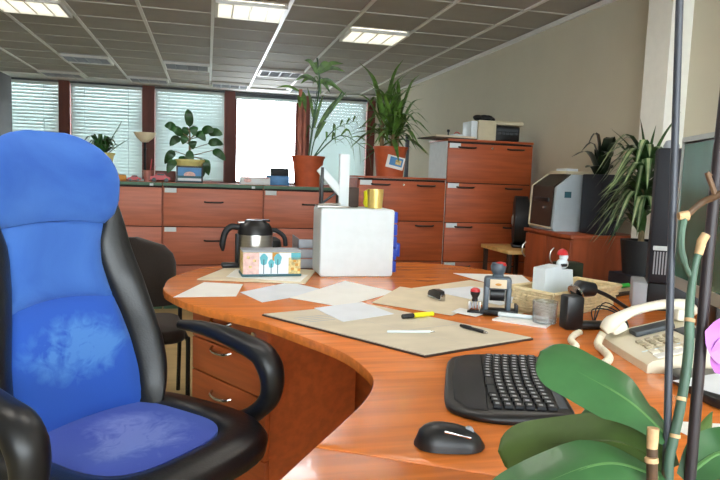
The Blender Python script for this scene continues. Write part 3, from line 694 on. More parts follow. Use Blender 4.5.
# pedestal: front runs along e, body goes back along n
pa = math.atan2(2.083 - 2.49, 0.195 + 0.055)
t = thing('drawer_pedestal', 'wooden drawer pedestal with bow handles under the left of the desk', 'drawer unit', (-0.05, 2.485, 0), pa)
W = 0.478
MB().box((W / 2, 0.225, 0.3625), (W, 0.41, 0.685)).build('carcass', 'ped', t, smooth=False)
MB().box((W / 2, 0.225, 0.009), (W - 0.06, 0.36, 0.018)).build('plinth', 'seam', t, smooth=False)
for i, (z0, z1) in enumerate(((0.600, 0.702), (0.470, 0.594), (0.250, 0.464), (0.03, 0.244))):
    d = MB().box((W / 2, 0.011, (z0 + z1) / 2), (W - 0.004, 0.02, z1 - z0), bev=0.002).build('drawer', 'ped', t)
    zc = (0.688, 0.580, 0.410, 0.14)[i]
    MB().tube(spl([(W * 0.44 - 0.062, 0.0, zc + 0.004), (W * 0.44 - 0.045, -0.02, zc - 0.002), (W * 0.44, -0.028, zc - 0.004), (W * 0.44 + 0.045, -0.02, zc - 0.002), (W * 0.44 + 0.062, 0.0, zc + 0.004)], 12), 0.0055, 8).build('bow_handle', 'chrome', d)
    if i == 0:
        k = MB().lathe([(0, 0), (0.011, 0), (0.011, 0.008), (0, 0.008)], seg=14).build('lock', 'chrome', d); k.rotation_euler = (PI / 2, 0, 0); k.location = (W - 0.07, 0.001, zc - 0.008)

# ------------------------------------------------------------------ blue office chair
t = thing('office_chair', 'big blue suede and black leather office chair, worn pale on the lower back', 'office chair', (-0.214, 1.822, 0), 0.806)
t.scale = (1.057, 1.138, 0.993)
# local: x = sitter's left, -y = forward
def bx(v):   # half width of the blue centre
    P = [(0.47, 0.185), (0.52, 0.200), (0.60, 0.204), (0.70, 0.194), (0.80, 0.174), (0.88, 0.157), (0.96, 0.147), (1.02, 0.147), (1.08, 0.158)]
    return interp(P, v)
def ox(v):   # half width of the whole back
    P = [(0.43, 0.190), (0.47, 0.222), (0.52, 0.258), (0.57, 0.276), (0.63, 0.282), (0.70, 0.280), (0.80, 0.262), (0.90, 0.250), (1.00, 0.238), (1.08, 0.226), (1.15, 0.206), (1.22, 0.180)]
    return interp(P, v)
def yb(v):   # front surface of the back, + is rearward
    P = [(0.47, 0.165), (0.55, 0.190), (0.65, 0.210), (0.80, 0.238), (0.95, 0.275), (1.1, 0.290), (1.34, 0.315)]
    return interp(P, v)
def interp(P, v):
    if v <= P[0][0]: return P[0][1]
    for (a, fa), (b, fb) in zip(P, P[1:]):
        if v <= b:
            s = (v - a) / (b - a); return fa + (fb - fa) * s
    return P[-1][1]
def panel(name, m, z0, z1, fw, bulge, nz=14, nx=12, thick=0.05, parent=t, xr=(-1, 1), yoff=0.0, a0=0.0, a1=0.0):
    """cushion panel on the back's front surface: fw(z) half width, bulging forward"""
    fr, bk = [], []
    for i in range(nz + 1):
        z = z0 + (z1 - z0) * i / nz; e = 1 - abs(2 * i / nz - 1) ** 6
        ra, rb = [], []
        for k in range(nx + 1):
            s = xr[0] + (xr[1] - xr[0]) * k / nx; e2 = 1 - abs(2 * k / nx - 1) ** 5
            x = s * fw(z); y = yb(z) + yoff - 0.05 * (x / 0.25) ** 2 - bulge * e * e2
            zz = z - (a0 * (1 - i / nz) + a1 * i / nz) * s * s
            ra.append(Vector((x, y, zz))); rb.append(Vector((x, yb(z) + thick + yoff - 0.05 * (x / 0.25) ** 2, zz)))
        fr.append(ra); bk.append(rb)
    b = MB(); b.loft([a + c[::-1] for a, c in zip(fr, bk)], True)
    return b.build(name, m, parent, angle=70)
def fwm(z): return bx(z)
panel('lumbar_cushion', 'suedeback', 0.475, 0.850, lambda z: bx(z), 0.030, yoff=0.004, a1=0.022)
panel('back_cushion', 'suede', 0.842, 1.10, lambda z: bx(z), 0.024, yoff=0.004, a0=0.022, a1=0.02)
# wide rounded headrest
def hx(z):
    P = [(1.075, 0.160), (1.11, 0.186), (1.15, 0.197), (1.20, 0.202), (1.24, 0.196), (1.27, 0.184), (1.30, 0.160), (1.32, 0.132), (1.335, 0.098), (1.342, 0.060)]
    return interp(P, z)
def headrest():
    b = MB(); rings = []
    for i in range(23):
        z = 1.078 + (1.343 - 1.078) * (i / 22) ** 0.85
        w = hx(z); zt = (z - 1.078) / 0.265
        th = 0.055 * (1 - zt ** 6) + 0.012
        cen = yb(z) - 0.006 - 0.02 * math.sin(PI * min(1, zt * 1.1)) ** 0.7 if zt < 0.9 else yb(z) - 0.006 - 0.02 * math.sin(PI * 0.99) ** 0.7 * 0
        rg = []
        for k in range(28):
            a = 2 * PI * k / 28; c, s = math.cos(a), math.sin(a)
            x = w * math.copysign(abs(c) ** 0.75, c); y = cen + th * 0.5 * (math.copysign(abs(s) ** 0.7, s) + 0.6) - 0.035 * (x / 0.2) ** 2
            sag = -0.018 * (abs(x) / 0.17) ** 2 * (1 - zt) if zt < 0.4 else 0
            rg.append(Vector((x, y, z + sag)))
        rings.append(rg)
    b.loft(rings); return b.build('headrest', 'suede', t, angle=60)
headrest()
for sgn in (-1, 1):   # black side bolsters, swept forward
    rings = []
    for i in range(21):
        z = 0.43 + (1.21 - 0.43) * i / 20
        i0, i1 = bx(min(z, 1.08)) - 0.012, ox(z)
        if z > 1.0: i0 = i0 + 0.03 * (z - 1.0) / 0.15
        i0 = min(i0, i1 - 0.02)
        y0 = yb(z) - 0.05 * (i0 / 0.25) ** 2; fwd = 0.055 * (1 - max(0, (z - 0.9) / 0.3)) if z > 0.9 else 0.055
        yf = y0 - fwd; rg = []
        prof = [(i0, y0 + 0.02), (i0 + 0.004, y0 - 0.006), (i0 + (i1 - i0) * 0.3, y0 - fwd * 0.55), (i0 + (i1 - i0) * 0.65, yf), (i1 - 0.012, yf + 0.004), (i1, yf + 0.03), (i1 - 0.008, yf + 0.075), (i1 - 0.04, yf + 0.115), (i0, y0 + 0.075)]
        for x, y in prof: rg.append(Vector((sgn * x, y, z)))
        rings.append(rg if sgn > 0 else rg[::-1])
    MB().loft(rings).build('side_bolster', 'leather', t, angle=60, sub=1)
# rear shell
rings = []
for i in range(15):
    z = 0.50 + (1.30 - 0.50) * i / 14; w = min(ox(z) - 0.015, hx(max(z, 1.15)) if z > 1.15 else 9) - 0.01
    y = yb(z) + 0.03
    rings.append([Vector((-w, y - 0.01, z)), Vector((w, y - 0.01, z)), Vector((w, y + 0.03, z)), Vector((w * 0.5, y + 0.055, z)), Vector((-w * 0.5, y + 0.055, z)), Vector((-w, y + 0.03, z))])
MB().loft(rings).build('back_shell', 'leather', t, angle=60)
# seat
def seatring(sx, sy, z, cy=0.0, p=0.62):
    rg = []
    for k in range(40):
        a = 2 * PI * k / 40; c, s = math.cos(a), math.sin(a)
        rg.append(Vector((sx * math.copysign(abs(c) ** p, c), cy + sy * math.copysign(abs(s) ** p, s), z)))
    return rg
b = MB(); b.loft([seatring(0.20, 0.20, 0.385), seatring(0.255, 0.245, 0.395), seatring(0.312, 0.300, 0.43, -0.012), seatring(0.316, 0.304, 0.465, -0.012), seatring(0.300, 0.288, 0.492, -0.01), seatring(0.245, 0.235, 0.500), seatring(0.212, 0.205, 0.49), seatring(0.19, 0.185, 0.44)])
b.build('seat_bolster', 'leather', t, angle=60)
def seatpad():
    b = MB(); rings = []
    for r in (1.0, 0.94, 0.8, 0.6, 0.4, 0.2, 0.02):
        rg = []
        for k in range(40):
            a = 2 * PI * k / 40; c, s = math.cos(a), math.sin(a); p = 0.62
            x = 0.212 * r * math.copysign(abs(c) ** p, c); y = 0.01 + 0.205 * r * math.copysign(abs(s) ** p, s)
            z = 0.487 + 0.012 * (1 - r ** 4) - 0.020 * math.exp(-((x / 0.13) ** 2 + ((y + 0.0) / 0.1) ** 2)) + 0.006 * math.sin(14 * x + 5 * y) * (1 - r) * 1.2
            rg.append(Vector((x, y, z)))
        rings.append(rg)
    rings = [[v - Vector((0, 0, 0.03)) for v in rings[0]]] + rings
    b.loft(rings); return b.build('seat_cushion', 'suedeseat', t, angle=60)
seatpad()
# arm loops
for sgn in (-1, 1):
    pts = [(0.27, 0.08, 0.43), (0.315, 0.0, 0.425), (0.33, -0.12, 0.455), (0.335, -0.20, 0.53), (0.335, -0.215, 0.61), (0.335, -0.185, 0.675), (0.335, -0.12, 0.70), (0.33, -0.03, 0.722), (0.325, 0.05, 0.73), (0.32, 0.12, 0.728)]
    P = spl([(sgn * (x + (0.03 if sgn < 0 else 0.01)), y + (0.075 if sgn < 0 else 0.012), z - (0.012 if sgn < 0 else 0.010)) for x, y, z in pts], 36)
    rr = []
    for i in range(37):
        f = i / 36; rr.append((0.027 + 0.009 * min(1, max(0, (f - 0.3) * 5))) * (1 if f < 0.6 else 1 - (f - 0.6) * 1.35))
    MB().tube(P, rr, 14, flat=1.25, side=(1, 0, 0)).build('armrest', 'black', t, angle=60)
MB().lathe([(0, 0.10), (0.05, 0.10), (0.03, 0.13), (0.028, 0.36), (0.12, 0.37), (0.12, 0.39), (0, 0.39)]).build('gas_column', 'black', t)
for k in range(5):
    a = 2 * PI * k / 5 + 0.3; c, s = math.cos(a), math.sin(a)
    l = MB().tube([(0.03 * c, 0.03 * s, 0.12), (0.18 * c, 0.18 * s, 0.10), (0.31 * c, 0.31 * s, 0.075)], [0.026, 0.024, 0.018], 8).build('base_arm', 'black', t)
    MB().tube([(0.31 * c - 0.02 * s, 0.31 * s + 0.02 * c, 0.03), (0.31 * c + 0.02 * s, 0.31 * s - 0.02 * c, 0.03)], 0.03, 12).build('castor', 'black', l)

# visitor chair
t = thing('visitor_chair', 'dark brown fabric visitor chair with black legs behind the round desk end', 'chair', (-0.385, 3.50, 0.0), math.radians(8))
rings = []
for i in range(9):
    z = 0.50 + 0.37 * i / 8; f = i / 8; w = 0.235 * (1 if f < 0.55 else math.sqrt(max(0.02, 1 - ((f - 0.55) / 0.452) ** 2.4)))
    y = 0.0 + 0.02 * f
    rings.append([Vector((w * math.copysign(abs(math.cos(a)) ** 0.5, math.cos(a)) , y + 0.03 * math.sin(a) + 0.04 * (math.cos(a)) ** 2, z)) for a in [2 * PI * k / 24 for k in range(24)]])
MB().loft(rings).build('backrest', 'vchair', t, angle=60)
MB().prism(rounded(0.48, 0.46, 0.09, 6, 0, -0.23), 0.40, 0.465, bev=0.02).build('seat', 'vchair', t, angle=60)
for sx in (-1, 1):
    MB().tube(spl([(sx * 0.25, -0.40, 0), (sx * 0.25, -0.40, 0.385), (sx * 0.25, -0.36, 0.40), (sx * 0.25, -0.02, 0.40)], 14), 0.011, 8).build('leg', 'blackm', t)
    MB().tube([(sx * 0.25, 0.06, 0), (sx * 0.25, -0.02, 0.40), (sx * 0.25, 0.0, 0.60)], 0.011, 8).build('leg', 'blackm', t)
MB().tube([(-0.25, -0.02, 0.40), (0.25, -0.02, 0.40)], 0.011, 8).build('cross_rail', 'blackm', t)
MB().tube([(-0.25, 0.02, 0.565), (0.25, 0.02, 0.565)], 0.012, 8).build('back_rail', 'blackm', t)

# ------------------------------------------------------------------ papers on the desk
def sheet(name, pts, z, th, m, label, cat='paper', group=None):
    c = Vector((sum(p[0] for p in pts) / len(pts), sum(p[1] for p in pts) / len(pts), 0))
    o = MB().prism([(p[0] - c.x, p[1] - c.y) for p in pts], 0, th).build(name, m, None, smooth=False)
    o.location = (c.x, c.y, DZ + z)
    return tag(o, label, cat, group)
sheet('paper_sheet', [(-0.123, 2.515), (-0.008, 2.857), (0.160, 2.799), (0.118, 2.522)], 0.0005, 0.001, 'paper', 'white sheet nearest the round left end of the desk')
sheet('paper_folder', [(-0.039, 2.912), (0.145, 3.389), (0.551, 3.175), (0.436, 2.789)], 0.0018, 0.005, 'kraft', 'buff paper folder lying under the painted tin box', 'folder')
sheet('paper_sheet', [(0.091, 2.964), (0.148, 3.212), (0.485, 3.015), (0.417, 2.817)], 0.007, 0.001, 'paper', 'white sheet on the buff folder directly under the painted tin box')
sheet('paper_sheet', [(0.138, 2.608), (0.210, 2.396), (0.517, 2.612), (0.375, 2.845)], 0.0005, 0.001, 'paperblue', 'bluish white sheet in front of the painted tin box')
sheet('paper_sheet', [(0.327, 2.469), (0.499, 2.283), (0.800, 2.575), (0.637, 2.865)], 0.0018, 0.001, 'paper', 'white sheet lying in front of the white case')
sheet('paper_sheet', [(0.633, 2.349), (0.868, 2.099), (1.148, 2.377), (0.855, 2.695)], 0.0031, 0.001, 'kraft', 'greyish cream sheet under the black and silver stapler')
sheet('paper_folder', [(0.903, 2.668), (1.144, 2.110), (1.556, 2.396), (1.275, 2.875)], 0.0005, 0.0012, 'kraft', 'buff folder behind the large grey stamp', 'folder')
sheet('paper_sheet', [(0.952, 2.591), (1.134, 2.257), (1.442, 2.448), (1.191, 2.682)], 0.0046, 0.001, 'paperblue', 'bluish sheet on the buff folder behind the large grey stamp')
sheet('paper_sheet', [(1.275, 3.100), (1.337, 2.757), (1.561, 2.778), (1.638, 3.026)], 0.0005, 0.001, 'paper', 'white sheet alone at the far edge of the desk near the tall cabinets')
sheet('note_card', [(0.884, 2.148), (0.944, 2.060), (1.011, 2.121), (0.947, 2.214)], 0.006, 0.001, 'paper', 'small cream card under the little red date stamp', 'card')
sheet('note_pad', [(0.990, 2.025), (1.127, 1.893), (1.222, 1.989), (1.089, 2.098)], 0.0006, 0.006, 'paper', 'white note pad beside the black-capped marker and wicker basket', 'note pad')
a_, b_, c_, d_ = (0.191, 2.164), (0.590, 1.606), (1.002, 1.755), (0.605, 2.305)
t = thing('desk_pad', 'large beige desk pad with a dark edge in the middle of the desk', 'desk pad', (0, 0, DZ))
MB().prism([a_, b_, c_, d_], 0.0003, 0.006).build('backing', 'brown', t, smooth=False)
cx = sum(p[0] for p in (a_, b_, c_, d_)) / 4; cy = sum(p[1] for p in (a_, b_, c_, d_)) / 4
pp = MB(); pp.prism([(cx + (p[0] - cx) * 0.985, cy + (p[1] - cy) * 0.985) for p in (a_, b_, c_, d_)], 0.0058, 0.0085)
pp.mi = 1
A, B, C, D = [Vector((p[0], p[1], 0.0087)) for p in (a_, b_, c_, d_)]
def pq(u_, v_): return A + (B - A) * u_ + (D - A) * v_
for k in range(4): pp.quad(pq(0.16 + 0.035 * k, 0.08), pq(0.17 + 0.035 * k, 0.08), pq(0.17 + 0.035 * k, 0.40 - 0.03 * k), pq(0.16 + 0.035 * k, 0.40 - 0.03 * k))
pp.quad(pq(0.62, 0.25), pq(0.624, 0.25), pq(0.624, 0.95), pq(0.62, 0.95)); pp.quad(pq(0.1, 0.45), pq(0.9, 0.45), pq(0.9, 0.453), pq(0.1, 0.453))
pp.build('top_sheet', ['pad', 'grey'], t, smooth=False)
sheet('paper_sheet', [(0.385, 2.238), (0.446, 2.013), (0.654, 2.117), (0.589, 2.333)], 0.009, 0.001, 'paperblue', 'bluish white sheet lying on the beige desk pad')

# pens and small tools
def pen(name, p0, p1, r, z, parts, label, cat):
    p0, p1 = Vector((p0[0], p0[1], 0)), Vector((p1[0], p1[1], 0)); d = p1 - p0; L = d.length
    t = thing(name, label, cat, (p0.x, p0.y, DZ + z + r), math.atan2(d.y, d.x))
    for (nm, m, f0, f1, k0, k1) in parts:
        MB().tube([(f0 * L, 0, 0), (f0 * L + 0.002, 0, 0), (f1 * L - 0.002, 0, 0), (f1 * L, 0, 0)], [r * k0 * 0.8, r * k0, r * k1, r * k1 * 0.7], 10).build(nm, m, t)
    return t
pen('highlighter', (0.659, 2.038), (0.786, 2.074), 0.009, 0.009, [('cap', 'black', 0, 0.36, 0.9, 1.0), ('barrel', 'yellow', 0.36, 1, 1.0, 0.95)], 'yellow highlighter with a black cap on the beige desk pad', 'highlighter')
pen('pen', (0.553, 1.856), (0.706, 1.840), 0.0042, 0.009, [('barrel', 'white', 0, 0.9, 0.9, 1.0), ('tip', 'chrome', 0.9, 1.0, 0.9, 0.4)], 'slim white pen on the beige desk pad', 'pen')
pen('pen', (0.820, 1.908), (0.869, 1.799), 0.0058, 0.009, [('barrel', 'black', 0, 0.85, 0.9, 1.0), ('tip', 'chrome', 0.85, 1.0, 0.9, 0.3), ('clip', 'blackm', 0.1, 0.4, 1.15, 1.15)], 'thick black pen on the right of the beige desk pad', 'pen')
pen('marker', (0.989, 2.089), (1.178, 1.962), 0.0085, 0.007, [('cap', 'black', 0, 0.22, 1, 1), ('barrel', 'white', 0.22, 1, 1, 0.9)], 'white marker with a black cap in front of the large grey stamp', 'marker')
t = thing('stapler', 'small black and silver stapler lying on the cream sheet', 'stapler', (0.919, 2.401, 0.740), 1.75)
t.scale = (0.72, 0.85, 0.85)
t.location.z = DZ + 0.0045
MB().box((0, 0.0, 0.006), (0.14, 0.032, 0.012), bev=0.004).build('base', 'chrome', t)
MB().loft([[Vector((x, y * w, z)) for (y, z) in ((-1, 0.014), (1, 0.014), (0.8, h), (-0.8, h))] for x, w, h in ((-0.07, 0.013, 0.03), (-0.06, 0.017, 0.045), (0.0, 0.018, 0.05), (0.06, 0.015, 0.035), (0.075, 0.012, 0.024))]).build('arm', 'black', t)
MB().box((-0.071, 0, 0.02), (0.006, 0.026, 0.024), bev=0.002).build('nose', 'chrome', t)
# date stamp
t = thing('date_stamp', 'small date stamp with a round red knob', 'stamp', (0.969, 2.133, 0.740), -0.5)
t.location.z = DZ + 0.0072
MB().box((0, 0, 0.004), (0.05, 0.034, 0.008), bev=0.002).build('base', 'black', t)
for x in (-0.02, 0.02): MB().box((x, 0, 0.024), (0.005, 0.026, 0.036), bev=0.001).build('frame_plate', 'steel', t)
b = MB()
for k in range(4): b.tube([(-0.015 + 0.01 * k - 0.003, 0, 0.026), (-0.015 + 0.01 * k + 0.003, 0, 0.026)], 0.014, 12)
b.build('date_wheel', 'grey', t)
MB().lathe([(0, 0.04), (0.012, 0.042), (0.010, 0.055), (0.017, 0.068), (0.0185, 0.078), (0, 0.079)]).build('handle', 'black', t)
MB().lathe([(0.0, 0.078), (0.0185, 0.078), (0.017, 0.086), (0.008, 0.092), (0, 0.092)]).build('red_knob', 'red', t)
# large self inking stamp
t = thing('self_inking_stamp', 'large grey self-inking stamp with a red-topped grip on a black base', 'stamp', (1.046, 2.110, 0.740), -0.35)
t.scale = (0.86, 0.86, 0.97)
t.location.z = DZ + 0.0060
MB().box((0.005, 0, 0.009), (0.15, 0.07, 0.018), bev=0.004).build('base', 'black', t)
MB().box((0.083, 0, 0.02), (0.012, 0.05, 0.04), bev=0.003).build('latch', 'black', t)
for x in (-0.047, 0.047): MB().box((x, 0, 0.06), (0.02, 0.06, 0.09), bev=0.005).build('side_post', 'stampgrey', t)
b = MB().box((0, 0, 0.118), (0.114, 0.06, 0.05), bev=0.012); b.build('window_housing', 'stampgrey', t)
MB().box((0, -0.031, 0.118), (0.07, 0.004, 0.034), bev=0.002).build('index_card', 'kraft', t)
MB().sphere((0.0, -0.0335, 0.116), (0.014, 0.001, 0.005), 10, 6).build('printed_emblem', 'orange', t)
MB().tube([(-0.03, 0, 0.075), (0.03, 0, 0.075)], 0.026, 16).build('ink_pad_roller', 'black', t)
MB().lathe([(0, 0.14), (0.026, 0.142), (0.022, 0.152), (0.03, 0.165), (0.034, 0.182), (0.028, 0.194), (0, 0.195)], seg=20).build('grip', 'stampgrey', t)
MB().sphere((0.008, 0, 0.188), (0.026, 0.028, 0.012), 14, 8).build('red_top', 'red', t)

# ------------------------------------------------------------------ jug, tin, tray, white case
t = thing('vacuum_jug', 'steel coffee jug with black lid and black curved handle on its left', 'jug', (0.245, 3.28, DZ + 0.0072), 0.1)
MB().lathe([(0, 0), (0.086, 0), (0.09, 0.012), (0.09, 0.165), (0.088, 0.176), (0, 0.176)], seg=32).build('body', 'steel', t)
MB().lathe([(0, 0.172), (0.091, 0.172), (0.088, 0.20), (0.072, 0.228), (0.055, 0.236), (0.05, 0.246), (0, 0.248)], seg=32).build('lid', 'black', t)
MB().box((0.035, 0, 0.243), (0.08, 0.03, 0.012), bev=0.004).build('lid_lever', 'black', t)
MB().box((-0.07, 0, 0.232), (0.04, 0.026, 0.008), bev=0.003).build('pouring_lip', 'steel', t)
MB().tube(spl([(-0.07, 0, 0.205), (-0.12, 0, 0.21), (-0.15, 0, 0.185), (-0.165, 0, 0.13), (-0.163, 0, 0.085)], 16), [0.016] * 14 + [0.013, 0.010, 0.006], 10).build('handle', 'blackm', t)
MB().box((-0.09, 0, 0.09), (0.02, 0.045, 0.17), bev=0.006).build('back_spine', 'blackm', t)
MB().box((-0.115, 0, 0.012), (0.11, 0.06, 0.024), bev=0.008).build('foot', 'black', t)
t = thing('vacuum_jug', 'second, lower black-lidded jug with its handle to the right, behind the tin', 'jug', (0.335, 3.44, DZ), -0.05)
MB().lathe([(0, 0), (0.062, 0), (0.065, 0.01), (0.065, 0.10), (0, 0.10)], seg=28).build('body', 'steel', t)
MB().lathe([(0, 0.098), (0.066, 0.098), (0.06, 0.135), (0.035, 0.15), (0, 0.152)], seg=28).build('lid', 'black', t)
MB().tube(spl([(-0.045, 0, 0.15), (-0.02, 0, 0.185), (0.035, 0, 0.185), (0.08, 0, 0.15), (0.088, 0, 0.10)], 14), 0.012, 10).build('handle', 'blackm', t)
t = thing('tin_box', 'rectangular tin box painted with teal trees and pale houses', 'tin', (0.30, 3.03, DZ + 0.0085), 0.06)
MB().box((0, 0, 0.058), (0.275, 0.13, 0.115), bev=0.004).build('body', 'sand', t)
MB().box((0, 0, 0.119), (0.279, 0.134, 0.008), bev=0.003).build('lid', 'grey', t)
MB().box((0, 0, 0.006), (0.283, 0.138, 0.012), bev=0.003).build('base_rim', 'tealdark', t)
f = MB(); y0 = -0.0662
def pr_(x0, x1, z0, z1, mi, k=0):
    f.mi = mi; yy = y0 - 0.0006 * k; f.quad((x0, yy, z0), (x1, yy, z0), (x1, yy, z1), (x0, yy, z1))
pr_(-0.136, 0.136, 0.012, 0.113, 0); pr_(-0.136, -0.062, 0.012, 0.113, 1, 1); pr_(0.078, 0.136, 0.012, 0.09, 2, 1); pr_(0.09, 0.136, 0.08, 0.113, 3, 1); pr_(0.0, 0.03, 0.075, 0.113, 5, 1)
for (x, z, r) in ((-0.04, 0.082, 0.024), (0.026, 0.082, 0.024), (-0.005, 0.062, 0.018)):
    f.mi = 3; ring = [Vector((x + r * (0.75 + 0.1 * math.sin(5 * a)) * math.cos(a), y0 - 0.0018, z + r * 1.15 * math.sin(a))) for a in [2 * PI * k / 18 for k in range(18)]]
    f._add(ring, [list(range(18))]); pr_(x - 0.002, x + 0.002, 0.014, z, 4, 4)
for (x, z) in ((0.09, 0.03), (0.11, 0.05), (0.122, 0.025), (0.1, 0.068), (-0.11, 0.04), (-0.09, 0.07), (-0.12, 0.085)): pr_(x, x + 0.014, z, z + 0.012, 5 if x > 0 else 2, 3)
f.build('painted_front', ['paperblue', 'pinkp', 'sand', 'teal', 'tealdark', 'orange'], t, smooth=False)
t = thing('letter_tray', 'stack of grey letter trays between the jug and the white case', 'letter tray', (0.548, 3.38, DZ))
for k in range(3):
    s = MB(); s.box((0, 0, 0.008 + 0.052 * k), (0.16, 0.24, 0.006)); s.box((0, -0.118, 0.03 + 0.052 * k), (0.16, 0.004, 0.044)); s.box((-0.078, 0, 0.03 + 0.052 * k), (0.004, 0.24, 0.05)); s.box((0.078, 0, 0.03 + 0.052 * k), (0.004, 0.24, 0.05))
    s.build('tray', 'grey', t, smooth=False)
MB().box((0, 0, 0.0025), (0.15, 0.23, 0.005)).build('foot', 'greyd', t, smooth=False)
# white case with blue drawers on its right
t = thing('drawer_case', 'white desktop case with bright blue drawers on its right side', 'drawer case', (0.538, 3.0, DZ), -0.01)
t.scale = (0.97, 1, 1)
cs = MB(); ro = rounded(0.382, 0.336, 0.014, 4, 0.191, 0.168)
cs.loft([[Vector((x, y, z)) for x, z in ro] for y in (0.006, 0.23)])
ri = rounded(0.372, 0.326, 0.012, 4, 0.191, 0.168)
cs.loft([[Vector((x, y, z)) for x, z in ro] for y in (0.006,)] + [[Vector((x, 0.0, z)) for x, z in ri]])
cs.build('shell', 'white', t, angle=35)
for k in range(5):
    d = MB().box((0.388, 0.115, 0.048 + 0.062 * k), (0.032, 0.2, 0.056), bev=0.004).build('drawer', 'blue', t)
    MB().box((0.41, 0.115, 0.048 + 0.062 * k), (0.024, 0.06, 0.018), bev=0.004).build('pull', 'blue', d)
MB().box((0.416, 0.09, 0.13), (0.03, 0.1, 0.07), bev=0.006).build('latch', 'blue', t)
CZ2 = DZ + 0.338
t = thing('folding_stand', 'white folding stand with an upright post and slanted arm on the white case', 'stand', (0.66, 3.07, CZ2))
MB().box((-0.055, 0, 0.004), (0.16, 0.08, 0.008), bev=0.002).build('base_plate', 'steel', t)
MB().box((0.0, 0, 0.134), (0.05, 0.03, 0.26), bev=0.004).build('upright_post', 'white', t)
MB().box((-0.068, 0.0, 0.13), (0.165, 0.024, 0.04), mtx=Matrix.Rotation(math.radians(47), 4, 'Y'), bev=0.004).build('slanted_arm', 'white', t)
MB().box((-0.112, 0.0, 0.10), (0.014, 0.05, 0.19), bev=0.003).build('dark_side_bar', 'black', t)
MB().tube([(-0.11, 0.01, 0.015), (-0.03, 0.01, 0.075)], 0.006, 8).build('strut', 'greyd', t)
MB().tube([(-0.13, -0.03, 0.014), (-0.02, -0.03, 0.018)], 0.005, 8).build('wire', 'steel', t)
t = thing('tumbler', 'gold tumbler standing on the white case', 'cup', (0.828, 3.08, CZ2))
MB().lathe([(0, 0), (0.036, 0), (0.041, 0.095), (0.038, 0.095), (0.033, 0.006), (0, 0.006)], seg=28).build('cup', 'gold', t)
tag(MB().lathe([(0, 0), (0.018, 0), (0.03, 0.02), (0.026, 0.05), (0.028, 0.082), (0.012, 0.09), (0, 0.09)], (0.808, 3.135, CZ2), 16).build('yellow_duster', 'yellow'), 'small yellow object tucked behind the gold tumbler', 'ornament')
tag(MB().box((0.70, 3.16, CZ2 + 0.05), (0.11, 0.06, 0.1), bev=0.006).build('dark_box', 'brown'), 'dark brown box on the white case between the stand and the gold tumbler', 'box')

# ------------------------------------------------------------------ basket group
t = thing('wicker_basket', 'low wicker basket behind the black stand', 'basket', (1.368, 2.17, DZ), 0.42)
wb = MB()
def rect_ring(w, d, z, off=0.0, n=10):
    r = []
    for (x0, y0, x1, y1) in ((-w, -d, w, -d), (w, -d, w, d), (w, d, -w, d), (-w, d, -w, -d)):
        for k in range(n): r.append(Vector((x0 + (x1 - x0) * k / n, y0 + (y1 - y0) * k / n, z)))
    return r
for k in range(7):
    ring = rect_ring(0.200 + 0.003 * k, 0.078 + 0.003 * k, 0.016 + 0.0115 * k, n=16)
    ring = [p + Vector((0, 0, 0.0015 * (-1) ** (i + k))) + Vector((p.x, p.y, 0)).normalized() * 0.003 * (-1) ** (i + k) for i, p in enumerate(ring)]
    wb.tube(ring + [ring[0]], 0.0062, 6)
wb.build('woven_side', 'wicker', t)
rr_ = rect_ring(0.221, 0.099, 0.096, n=4); MB().tube(rr_ + [rr_[0]], 0.008, 8).build('rim', 'wicker', t)
MB().box((0, 0, 0.006), (0.39, 0.14, 0.010)).build('bottom', 'wicker', t, smooth=False)
t = thing('plastic_tub', 'clear plastic tub standing before the left of the wicker basket', 'tub', (1.155, 1.955, DZ + 0.0072))
MB().lathe([(0, 0), (0.04, 0), (0.044, 0.075), (0.041, 0.075), (0.037, 0.004), (0, 0.004)], seg=24).build('body', 'clear', t)
t = thing('note_box', 'white note holder box above the wicker basket', 'note box', (1.266, 2.104, DZ + 0.086), 0.40)
t.scale = (0.86, 0.9, 0.98)
b = MB(); pts = [(-0.095, 0.0), (0.095, 0.0), (0.108, 0.03), (0.098, 0.085), (0.02, 0.092), (0.012, 0.106), (-0.095, 0.098)]
b.loft([[Vector((x, y, z)) for x, z in pts] for y in (-0.03, 0.03)]); b.build('box', 'white', t, smooth=False)
MB().box((0, 0, -0.037), (0.09, 0.04, 0.076)).build('support', 'cream', t, smooth=False)
t = thing('figurine', 'tiny red and white figurine sitting on top of the white note box', 'figurine', (1.312, 2.118, DZ + 0.176), 0.1)
MB().sphere((0, 0, 0.016), (0.024, 0.02, 0.02), 14, 10).build('body', 'white', t)
MB().sphere((0.004, 0, 0.042), (0.017, 0.017, 0.017), 14, 10).build('head', 'white', t)
MB().lathe([(0, 0.05), (0.021, 0.05), (0.017, 0.064), (0.006, 0.072), (0, 0.073)], (-0.002, 0, 0)).build('cap', 'red', t)
MB().box((-0.006, -0.018, 0.012), (0.026, 0.008, 0.012), bev=0.003).build('dark_feet', 'black', t)
t = thing('gadget_stand', 'black upright gadget with a round head and thin arm before the basket', 'desk stand', (1.215, 1.885, DZ), -0.1)
MB().box((0.0, 0, 0.058), (0.062, 0.06, 0.116), bev=0.008).build('upright_body', 'black', t)
MB().box((0.07, 0.0, 0.013), (0.12, 0.05, 0.024), bev=0.008).build('foot', 'black', t)
MB().tube([(0.02, 0.03, 0.12), (0.045, 0.04, 0.132), (0.10, 0.05, 0.128)], [0.018, 0.03, 0.024], 16).build('round_head', 'black', t)
MB().tube([(0.022, 0.028, 0.118), (0.028, 0.03, 0.122)], [0.0315, 0.0315], 18).build('chrome_ring', 'chrome', t)
MB().tube(spl([(0.10, 0.05, 0.128), (0.17, 0.06, 0.10), (0.25, 0.07, 0.055)], 8), 0.007, 8).build('thin_arm', 'black', t)
MB().tube([(0.25, 0.07, 0.055), (0.285, 0.075, 0.035)], 0.007, 8).build('arm_tip', 'steel', t)
